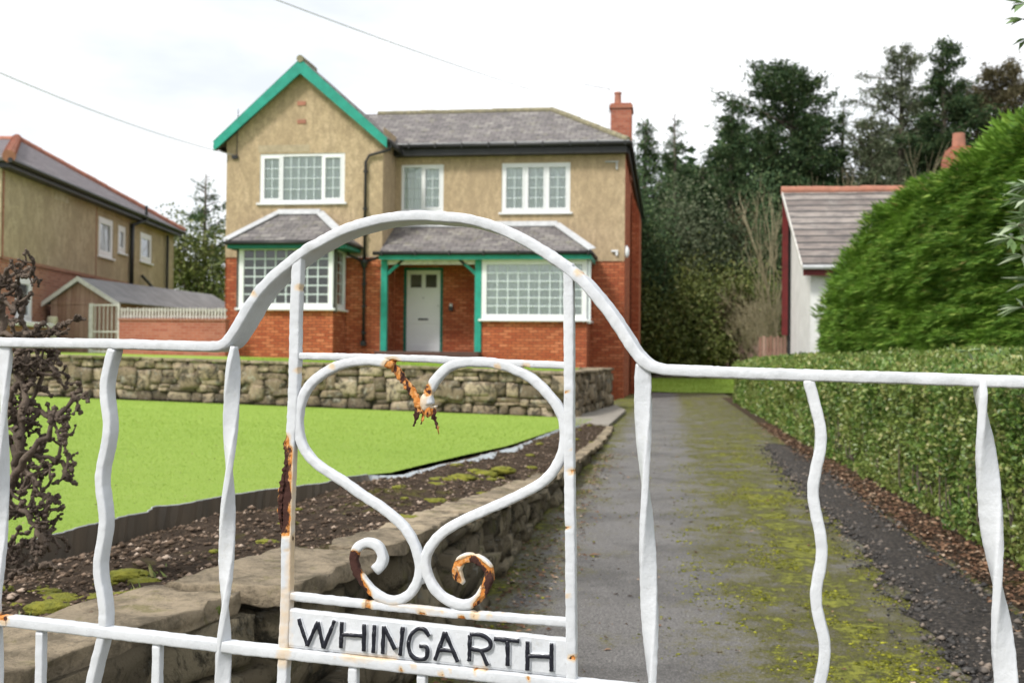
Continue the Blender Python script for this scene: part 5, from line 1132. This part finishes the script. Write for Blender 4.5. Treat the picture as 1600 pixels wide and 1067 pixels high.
def leyland():
    root = thing('conifer_hedge', (3.6, 15, 0), 'tall bright green clipped conifer hedge standing behind the low hedge', 'hedge')
    XF, Y0, Y1, ZT = 3.05, 7.4, 24.3, 3.20; XB = 4.6
    n = 160000; Y = Y1-(Y1-Y0)*rng.random(n)**.62; u = rng.random(n)*1.28
    face = u < 1; Z = np.where(face, .6+(ZT-.6)*u, ZT); X = np.where(face, XF, XF+(u-1)/.28*(XB-XF))
    # lean / round shoulder and rounded far end
    sh = np.clip((Z-2.6)/.6, 0, 1); X = X+np.where(face, sh**2*.28, 0); e = np.clip((Y-(Y1-7))/7, 0, 1); X = X+np.where(face, e**4*.4, 0); Z = Z-e**1.15*np.clip(Z-.6, 0, 3)*.46
    P = np.stack([X, Y, Z], 1); b = .15*vnoise(P*np.array([1, .30, 2.6]), 1.5)+.12*vnoise(P*np.array([1, .35, 2.4]), 3.6, 7); N = np.where(face[:, None], np.array([[-1., -.15, .15]]), np.array([[-.3, -.1, 1.]]))
    P = P+N*b[:, None]-N*rng.uniform(0, .14, n)[:, None]
    # sprays: flat fans drooping outwards, mostly sideways
    sgn = np.where(rng.random(n) < .5, -1, 1.); T = np.stack([rng.uniform(-1.0, -.5, n), sgn*rng.uniform(0, .7, n), rng.uniform(-.30, .25, n)], 1); T[~face, 2] += .5
    NN = np.stack([rng.normal(0, .35, n), rng.normal(0, .3, n), np.ones(n)], 1); sc = np.clip(.5+Y/18, .8, 1.7); L = rng.uniform(.06, .15, n)*sc
    V = [leaves(P, T, NN, L, L*rng.uniform(.14, .30, n), .2, .4)]
    n2 = 9000; Z2 = rng.uniform(.4, 1.9, n2); X2 = rng.uniform(XF+.2, XB, n2); P2 = np.stack([X2, Y1+rng.uniform(-.5, .1, n2), Z2], 1); L = rng.uniform(.08, .2, n2); V.append(leaves(P2, np.stack([rng.normal(0, .6, n2), rng.uniform(.2, 1, n2), rng.normal(0, .3, n2)], 1), rng.normal(0, 1, (n2, 3)), L, L*.3))
    # feathery tips on the shoulder line
    n3 = 16000; Y3 = Y1-1.2-(Y1-Y0-1.2)*rng.random(n3)**.6; P3 = np.stack([XF+.28+rng.uniform(-.1, .4, n3), Y3, ZT+rng.uniform(-.15, .04, n3)], 1); P3[:, 2] += .22*vnoise(P3, 1.4, 2)-np.clip((Y3-(Y1-7))/7, 0, 1)**1.15*2.6*.46
    T3 = np.stack([rng.normal(-.4, .5, n3), rng.normal(0, .6, n3), rng.uniform(.4, 1.1, n3)], 1); L = rng.uniform(.06, .20, n3); V.append(leaves(P3, T3, rng.normal(0, 1, (n3, 3)), L, L*.25))
    np_mesh('sprays', np.concatenate(V), 4, M['leyland'], root, faces=LF)
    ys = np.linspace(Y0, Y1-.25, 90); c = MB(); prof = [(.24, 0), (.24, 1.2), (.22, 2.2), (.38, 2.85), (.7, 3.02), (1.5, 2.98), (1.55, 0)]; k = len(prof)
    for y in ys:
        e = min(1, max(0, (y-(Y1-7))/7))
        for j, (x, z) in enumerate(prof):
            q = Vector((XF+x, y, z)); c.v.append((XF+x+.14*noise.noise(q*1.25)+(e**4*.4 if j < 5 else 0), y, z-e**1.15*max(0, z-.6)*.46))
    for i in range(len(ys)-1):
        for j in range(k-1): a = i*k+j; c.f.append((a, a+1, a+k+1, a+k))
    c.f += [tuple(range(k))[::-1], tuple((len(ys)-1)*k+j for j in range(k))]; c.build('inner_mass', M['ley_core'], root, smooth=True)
leyland()
# ============================================================ TREES
def branch_path(p, d, L, n=5, droop=0.0, wob=.15):
    pts = [Vector(p)]; d = Vector(d).normalized()
    for i in range(n):
        d = (d+Vector((random.uniform(-wob, wob), random.uniform(-wob, wob), random.uniform(-wob, wob)-droop))).normalized(); pts.append(pts[-1]+d*(L/n))
    return pts
def conifer(name, label, base, H, Rr, mat, crown0=.12, dens=1.0, irr=.35, sparse_top=0, cat='tree', leaf=.26, shape='cone', nbr=None, group='trees behind the house and the drive'):
    """whorls of drooping branches carrying needle tufts"""
    base = Vector(base); t = thing(name, base, label, cat, group); tr_ = MB()
    lean = Vector((random.uniform(-.03, .03), random.uniform(-.03, .03), 0)); top = base+Vector((0, 0, H))+lean*H
    tr_.tube([base-Vector((0, 0, .3)), base.lerp(top, .3), base.lerp(top, .65), top], [H*.022+.05, H*.016+.03, H*.009+.02, .02], 8); LP_, LT = [], []
    nb = nbr or int(H*9); sides = [random.uniform(.6, 1.25) for _ in range(7)]
    for i in range(nb):
        f = crown0+(1-crown0)*((i+random.random())/nb); p = base.lerp(top, f); az = random.uniform(0, 6.283)
        if shape == 'cone': prof = (1-((f-crown0)/(1-crown0)))**.8
        elif shape == 'round': q = (f-crown0)/(1-crown0); prof = max(.18, math.sin(math.pi*min(1, q*.86+.12)))**.75
        else: q = (f-crown0)/(1-crown0); prof = (.55+.45*math.sin(q*9+sides[0]*5))*(1-q)**.45
        side = sides[int(az/6.284*7) % 7]; L = Rr*prof*random.uniform(1-irr, 1.12)*side+.12
        if random.random() < .10*irr: L *= 1.3
        el = lerp(-.05, .75, f) if shape == 'cone' else random.uniform(-.1, .7)
        pts = branch_path(p, (math.cos(az), math.sin(az), el), L, 5, .06 if shape == 'cone' else -.01, .16); tr_.tube(pts, [.015+L*.014*(1-k/6) for k in range(6)], 4, False)
        if sparse_top and f > 1-sparse_top and random.random() < .55: continue
        m_ = max(6, int(L*48*dens))
        for k in range(m_):
            g = random.uniform(.15, 1.0)**.8; q = g*5; a = int(min(4, q)); pp_ = pts[a].lerp(pts[a+1], q-a); sp = leaf*.8+L*.10*(1-g*.5)
            LP_.append(pp_+Vector((random.gauss(0, sp*.6), random.gauss(0, sp*.6), random.gauss(0, sp*.38)-.04))); dd = (pts[a+1]-pts[a]).normalized(); LT.append(dd+Vector((random.gauss(0, .6), random.gauss(0, .6), random.gauss(-.1, .35))))
    tr_.build('trunk', M['bark'], t, smooth=True)
    P = np.array([tuple(v) for v in LP_]); T = np.array([tuple(v) for v in LT]); n = len(P); reps = 4; leaf *= .72
    P = np.repeat(P, reps, 0)+rng.normal(0, leaf*.28, (n*reps, 3)); T = np.repeat(T, reps, 0)+rng.normal(0, .5, (n*reps, 3)); L = rng.uniform(.5, 1.15, n*reps)*leaf
    np_mesh('crown', leaves(P, T, rng.normal(0, .6, (n*reps, 3))+np.array([0, 0, .7]), L, L*.38, .2), 4, mat, t, faces=LF); return t
def bushy(name, label, base, rx, ry, rz_, mat, n=5000, leaf=.12, cat='shrub', group=None, lobes=9, trunk=True):
    base = Vector(base); t = thing(name, base, label, cat, group); s = MB(); cs = []
    for i in range(lobes):
        a = random.uniform(0, 6.28); r_ = random.random()**.6; h = random.uniform(.25, .85); c = base+Vector((math.cos(a)*rx*r_*.65, math.sin(a)*ry*r_*.65, rz_*h)); cs.append((c, random.uniform(.3, .5)))
        s.tube([base+Vector((random.uniform(-.1, .1), random.uniform(-.1, .1), -.1)), base.lerp(c, .5)+Vector((random.uniform(-.2, .2), 0, 0)), c], [.05, .035, .012], 5, False)
    s.build('stems', M['bark'], t)
    P = []
    k = n//lobes
    for c, r_ in cs:
        v = unit(rng.normal(0, 1, (k, 3)))*(rng.random((k, 1))**.45)*np.array([rx*r_, ry*r_, rz_*r_*.9])*(1+.25*rng.normal(0, 1, (k, 1))); P.append(np.array(tuple(c))+v)
    P = np.concatenate(P); P[:, 2] = np.maximum(P[:, 2], base.z+.02); L = rng.uniform(.6, 1.2, len(P))*leaf
    np_mesh('foliage', leaves(P, rng.normal(0, 1, P.shape)-np.array([0, 0, .3]), rng.normal(0, 1, P.shape)+np.array([0, 0, .5]), L, L*.5, .2), 4, mat, t, faces=LF); return t
def bare(name, label, base, H, spread, mat=None, n0=6, depth=4, r0=.05, group=None, cat='tree', thin=.62):
    base = Vector(base); t = thing(name, base, label, cat, group); s = MB(); cnt = [0]
    def grow(p, d, L, r, lv):
        cnt[0] += 1; pts = branch_path(p, d, L, 4, -.05, .16); s.tube(pts, [r*(1-.12*i) for i in range(5)], 4, False)
        if lv <= 0: return
        for k in range(random.choice((2, 3, 3))):
            q = pts[random.choice((2, 3, 4))]; dd = (pts[-1]-pts[0]).normalized()+Vector((random.gauss(0, spread), random.gauss(0, spread), random.gauss(.1, spread*.5))); grow(q, dd, L*random.uniform(.5, .8), max(.0045, r*thin), lv-1)
    for i in range(n0): grow(base+Vector((random.uniform(-.15, .15), random.uniform(-.15, .15), -.1)), (random.gauss(0, spread*.6), random.gauss(0, spread*.6), 1), H*random.uniform(.4, .55), r0, depth)
    s.build('branches', mat or M['twig_pale'], t); return t
def at(px, py_top, Y):
    p = PY(px, py_top, Y); z0 = hill(p.x, Y); return (p.x, Y, z0), p.z-z0
G_ = 'trees behind the house and the drive'
b, H = at(1006, 192, 50); conifer('conifer_tree', 'narrow dark conifer directly right of the house chimney', b, H, 2.0, M['fir_dark'], dens=1.3)
b, H = at(1060, 180, 60); conifer('conifer_tree', 'thin-topped grey conifer between the chimney and the pointed dark one', b, H, 2.9, M['fir_mid'], sparse_top=.2, dens=1.1, irr=.5)
b, H = at(1138, 158, 54); conifer('conifer_tree', 'dense dark conifer with a pointed top, left of the big ragged pine', b, H, 3.4, M['fir_dark'], dens=1.3, irr=.55)
b, H = at(1092, 262, 49); conifer('conifer_tree', 'shorter dark conifer low in front of the pointed one', b, H, 3.0, M['fir_dark'], dens=1.2)
b, H = at(1234, 108, 58); conifer('pine_tree', 'big ragged dark pine with gaps in its crown, above the brown tiled roof', b, H, 4.1, M['fir_dark'], crown0=.34, shape='round', irr=.65, dens=1.0, leaf=.32, nbr=130)
b, H = at(1190, 215, 56); conifer('pine_tree', 'lower dark pine just left of the big ragged one', b, H, 3.2, M['fir_dark'], crown0=.2, shape='round', irr=.5, dens=1.1, leaf=.3)
b, H = at(1310, 158, 60); conifer('conifer_tree', 'slim sparse conifer spire right of the big ragged pine', b, H, 2.0, M['fir_mid'], irr=.6, dens=.8, sparse_top=.4)
b, H = at(1290, 225, 57); conifer('conifer_tree', 'dark bushy conifer under the slim sparse spire', b, H, 2.6, M['fir_dark'], shape='round', irr=.5)
b, H = at(1410, 78, 62); conifer('eucalyptus_tree', 'pale grey-green feathery tree left of the tallest conifer', b, H, 2.7, M['grey_leaf'], crown0=.3, shape='round', irr=.55, dens=.75, leaf=.26, nbr=140)
b, H = at(1478, 60, 58); conifer('conifer_tree', 'tallest dark conifer, pointed, above the brick chimney on the right', b, H, 4.6, M['fir_dark'], crown0=.15, irr=.6, dens=1.15, leaf=.3)
b, H = at(1562, 115, 62); conifer('brown_tree', 'broad brownish grey tree at the right edge of the wood', b, H, 4.6, M['brown_leaf'], crown0=.3, shape='round', irr=.35, dens=.9, leaf=.28, nbr=170)
b, H = at(1620, 150, 60); conifer('conifer_tree', 'dark conifer cut off by the right edge of the photo', b, H, 4.2, M['fir_dark'])
b, H = at(1365, 178, 57); bt = conifer('pine_tree', 'thin leaning pine with one dark tuft sticking out left', b, H*.98, 2.2, M['grey_leaf'], crown0=.4, shape='round', irr=.7, dens=.7)
b, H = at(320, 272, 47); conifer('conifer_tree', 'loose-branched conifer between the older house and the green gable', b, H, 2.9, M['fir_mid'], crown0=.2, irr=.6, dens=.7, sparse_top=.3, group=None)
for px, py, Y, r_, lab in ((318, 372, 44, 1.9, 'dense olive-green yew bush between the two houses'),): 
    b, H = at(px, py, Y); bushy('yew_bush', lab, (b[0], b[1], .95), r_*1.1, 1.6, PY(px, py, Y).z-.8, M['ivy'], 9000, .2, 'bush')
# bare saplings above the brown roof and by its corner
for px, py, Y, lab in ((1216, 228, 42, 'bare pale saplings over the left end of the brown roof'), (1262, 222, 44, 'bare pale saplings over the brown roof under the big ragged pine'), (1316, 228, 43, 'bare pale saplings over the middle of the brown roof'), (1372, 212, 44, 'bare pale saplings over the brown roof left of the tallest conifer'), (1420, 218, 43, 'bare pale saplings beside the right-hand brick chimney')):
    b, H = at(px, py, Y); bare('bare_sapling', lab, b, H*.74, .2, r0=.045, n0=6, depth=4, group='bare saplings behind the brown roof')
for px, py, Y, lab in ((1206, 330, 41, 'bare tangled yellowish shrub left of the white-walled building'), (1180, 400, 43, 'bare twiggy shrub at the end of the drive near the wooden fence')):
    b, H = at(px, py, Y); bare('bare_shrub', lab, b, H*.5, .36, r0=.011, n0=7, depth=5, thin=.75, cat='shrub')
b, H = at(1200, 455, 31.5); bare('dry_shrub', 'pinkish dry leafless bush beside the wooden fence', b, H*.55, .45, plain('pink_twigs', (.34, .24, .19), (.25, .17, .13), 4, .9, 0), r0=.015, n0=26, depth=3, cat='shrub')
for px, py, lab in ((790, 160, 'faint bare treetop behind the slate ridge, left'), (838, 152, 'faint bare treetop behind the slate ridge near its right end'), (866, 168, 'faint bare treetop over the hip of the slate roof')):
    b, H = at(px, py, 75); bare('bare_tree', lab, b, H*.68, .16, plain('far_twigs', (.5, .49, .47), (.46, .45, .43), 3, .9, 0), r0=.05, n0=3, depth=5, group='bare treetops behind the slate roof')
# understorey
US = [(1022, 388, 47, 2.0, 'ivy', 'olive ivy-covered bush just right of the house corner'), (1075, 372, 49, 2.5, 'ivy', 'mid olive-green bush behind the end of the drive, left'), (1132, 360, 50, 2.5, 'grey_leaf', 'grey-green rounded bush behind the end of the drive'), (1165, 420, 47, 2.1, 'ivy', 'dark green bush at the right end of the small far lawn'), (1190, 345, 51, 2.3, 'brown_leaf', 'brownish bush left of the white-walled building'),
      (1040, 452, 46, 1.8, 'ivy', 'low dark evergreen bush at the left end of the far lawn'), (1100, 440, 46.6, 2.2, 'ivy', 'low evergreen bush behind the middle of the far lawn'), (1070, 318, 48, 1.9, 'grey_leaf', 'silver-green tall bush among the dark conifers'), (1012, 300, 46, 1.2, 'fir_mid', 'green bush half hidden by the house corner'), (1150, 475, 46, 1.5, 'brown_leaf', 'brown-tinged low bush by the hedge end'), (1200, 300, 50, 2.0, 'fir_mid', 'green bush under the big ragged pine'), (1110, 530, 45.8, 1.3, 'ivy', 'lowest dark bush at the back edge of the far lawn')]
for px, py, Y, r_, mt, lab in US:
    b, H = at(px, py, Y); bushy('evergreen_bush', lab, b, r_*1.15, r_, H*1.02, M[mt], int(7000*r_/1.8*(1+H/8)), .17, 'bush', 'undergrowth at the end of the drive', lobes=16)
lg = MB(); p0_, p1_ = PZ(1015, 598, .0), PZ(1150, 600, .0)
a = Vector((-1.0, 44.6, .36)); b2 = Vector((2.6, 44.8, .36)); 
for k in range(9): q = a.lerp(b2, k/9); r2 = a.lerp(b2, (k+.9)/9); lg.tube([q, r2], .10, 8)
tag(lg.build('log_edging', M['bark'], smooth=True), 'row of short dark logs edging the far lawn', 'edging')
# far wood: one mass behind everything, seen only through gaps
def farwood():
    n = 30000; X = rng.uniform(-4, 34, n); Y = rng.uniform(66, 84, n); base = np.interp(Y, [60, 90], [1.6, 5]); top = 9.5+2.5*np.sin(X*.5)+1.5*np.sin(X*1.7+1); Z = base+(top)*rng.random(n)**.8
    P = np.stack([X, Y, Z], 1); L = rng.uniform(.4, .9, n); o = np_mesh('far_wood', leaves(P, rng.normal(0, 1, P.shape), rng.normal(0, 1, P.shape), L, L*.5), 4, M['fir_dark'], faces=LF); tag(o, 'dark mass of woodland far behind the single trees', 'woodland', kind='stuff')
farwood()
def understuff():
    n = 26000; X = rng.uniform(-3.5, 9, n); Y = rng.uniform(45.5, 58, n); base = np.interp(Y, [36, 46, 60], [-.02, .35, 1.6]); Z = base+(1.2+3.6*np.clip((Y-45)/12, 0, 1))*rng.random(n)**1.2*(1+.3*np.sin(X*1.3)); P = np.stack([X, Y, Z], 1); L = rng.uniform(.12, .3, n)
    tag(np_mesh('undergrowth', leaves(P, rng.normal(0, 1, P.shape), rng.normal(0, 1, P.shape)+np.array([0, 0, .5]), L, L*.5), 4, M['ivy'], faces=LF), 'tangled ivy undergrowth on the bank below the trees', 'undergrowth', kind='stuff')
understuff()
# ============================================================ NEAR PLANTS
# gnarled, hard-pruned shrub at the left
def gnarled():
    Y = 2.35
    root = thing('pruned_shrub', (PY(10, 900, Y).x-.1, Y, .42), 'dark leafless gnarled shrub with knobbly pruned twigs at the left edge behind the gate', 'shrub'); s = MB(); kn_ = MB()
    def knob(p, r): kn_.add((np.array(tuple(p))+SV/np.linalg.norm(SV, axis=1, keepdims=True)*r*(1+.5*rng.uniform(-1, 1, (len(SV), 1)))).tolist(), SF)
    def limb(pxs, r0, r1, jj=2):
        base = [PY(x, y, Y+dy) for (x, y, dy) in pxs]; P = []
        for i in range(len(base)-1):
            for k in range(5): q = base[i].lerp(base[i+1], k/5); P.append(q+Vector((random.gauss(0, .004), random.gauss(0, .006), random.gauss(0, .004))))
        P.append(base[-1]); n = len(P); rr = [.72*lerp(r0, r1, i/(n-1))*random.uniform(.75, 1.3) for i in range(n)]; s.tube(P, rr, 7); return P, rr
    def spur(p, d, L, r, lv):
        pts = branch_path(p, d, L, 4, 0, .38); s.tube(pts, [r, r*.9, r*1.0, r*.8, r*.9], 6)
        for q in pts[1:]: 
            if random.random() < .4: knob(q, r*random.uniform(1.2, 1.9))
        knob(pts[-1], r*1.5)
        if lv > 0:
            for k in range(random.choice((1, 2, 3))):
                q = pts[random.choice((2, 3, 4))]; spur(q, Vector((random.gauss(0, 1), random.gauss(0, .7), random.gauss(0, 1)))+Vector(d)*.6, L*random.uniform(.5, .85), max(.0018, r*.75), lv-1)
    limbs = [([(-30, 900, .1), (5, 800, .05), (30, 700, 0), (38, 620, 0), (30, 560, .02)], .020, .009), ([(-10, 830, 0), (20, 740, -.03), (60, 690, -.05), (100, 640, -.03)], .013, .007), ([(-25, 700, .05), (10, 640, .02), (40, 570, 0), (30, 520, 0)], .012, .006),
             ([(20, 700, 0), (45, 760, .02), (80, 780, .03), (60, 850, .03)], .013, .006), ([(-20, 520, 0), (20, 525, -.01), (60, 518, .0), (95, 520, .0)], .010, .007), ([(-20, 600, 0), (0, 520, .02), (-2, 450, .03), (12, 420, 0)], .014, .007), ([(10, 660, 0), (50, 640, .03), (90, 650, .02), (125, 612, .0)], .010, .006),
             ([(5, 780, 0), (45, 800, -.03), (65, 840, -.03), (78, 862, 0)], .010, .006), ([(30, 700, 0), (70, 715, .04), (98, 722, .05), (105, 745, .04)], .009, .006), ([(-20, 860, 0), (10, 850, .04), (25, 880, .05), (55, 892, .05)], .008, .004), ([(25, 560, .0), (55, 575, .02), (90, 560, .03)], .008, .005), ([(-10, 470, 0), (15, 460, .02), (30, 432, .01)], .009, .005), ([(20, 690, .05), (60, 600, .06), (70, 540, .05)], .008, .005)]
    for pxs, r0, r1 in limbs:
        P, rr = limb(pxs, r0, r1)
        for i in range(2, len(P)):
            if random.random() < .75: spur(P[i], (random.gauss(.25, .8), random.gauss(0, .6), random.gauss(0, .9)), random.uniform(.022, .06), random.uniform(.0026, .0048), random.choice((1, 1, 2, 2)))
    s.build('branches', M['twig_dark'], root, smooth=True); kn_.build('knobs', M['twig_dark'], root, smooth=True)
gnarled()
# narrow-leaved evergreen shrub reaching in from the right edge
def rightleaf():
    root = thing('rhododendron', (2.25, 4.9, 0), 'narrow pale-edged evergreen leaves reaching in at the right edge in front of the tall hedge', 'shrub'); s = MB(); V = []
    s.tube([(2.25, 4.9, 0), (2.2, 4.9, .7), (2.1, 4.85, 1.3), (1.95, 4.8, 1.7)], [.03, .025, .02, .012], 7)
    tips = [(1592, 352, 4.6), (1580, 372, 4.55), (1606, 310, 4.6), (1600, 400, 4.6), (1598, 480, 4.7), (1605, 290, 4.8), (1612, 440, 4.7), (1618, 340, 4.6), (1512, 548, 5.3)]
    for px, py, Y in tips:
        p = PY(px, py, Y); big = py < 520
        if big: s.tube([(2.15, 4.85, p.z-.15), p.lerp(Vector((2.15, 4.85, p.z-.05)), .4), p], [.012, .008, .005], 6)
        n = 13 if big else 5
        for k in range(n):
            a = random.uniform(0, 6.28); T = Vector((math.cos(a)-.35, math.sin(a)*.7, random.uniform(-.75, .35))); L = random.uniform(.07, .12)*(1 if big else .6); V.append(leaves(np.array([tuple(p)]), np.array([tuple(T)]), np.array([(random.gauss(0, .4), -.3, 1)]), L, L*.24, .3, .5))
    for px, py, Y in ((1603, 5, 4.6), (1600, 30, 4.6), (1606, 60, 4.7)):
        p = PY(px, py, Y); s.tube([(2.0, 4.8, 1.7), (1.95, 4.75, 2.1), p], [.012, .009, .005], 6)
        for k in range(9):
            a = random.uniform(0, 6.28); L = random.uniform(.05, .09); V.append(leaves(np.array([tuple(p)]), np.array([(math.cos(a), math.sin(a)*.7, random.uniform(-.7, .4))]), np.array([(0, -.3, 1)]), L, L*.4, .3, .5))
    s.build('stems', M['bark'], root); np_mesh('leaves', np.concatenate(V), 4, M['laurel'], root, faces=LF)
rightleaf()
# small weeds in the bed
def weeds():
    spots = [(248, 905, .43), (330, 965, .44), (215, 935, .44), (405, 870, .42), (500, 815, .38), (30, 985, .44)]
    labs = ['small grass tuft in the bed beside the biggest moss clump', 'small weed at the coping near the middle picket', 'small weed in the bed left of the wavy bar foot', 'small green weed by the coping next to the twisted bar', 'small weed in the middle of the soil bed behind the heart', 'small weed on the near end of the low wall']
    for (px, py, z), lab in zip(spots, labs):
        p = PZ(px, py, z); n = 16; P = np.tile(np.array([tuple(p)]), (n, 1))+rng.normal(0, .012, (n, 3))*np.array([1, 1, 0]); a = rng.uniform(0, 6.28, n); T = np.stack([np.cos(a)*.6, np.sin(a)*.6, rng.uniform(.5, 1.2, n)], 1); L = rng.uniform(.02, .05, n)
        tag(np_mesh('weed', leaves(P, T, rng.normal(0, 1, (n, 3)), L, L*.2), 4, M['privet'], faces=LF), lab, 'weed')
weeds()
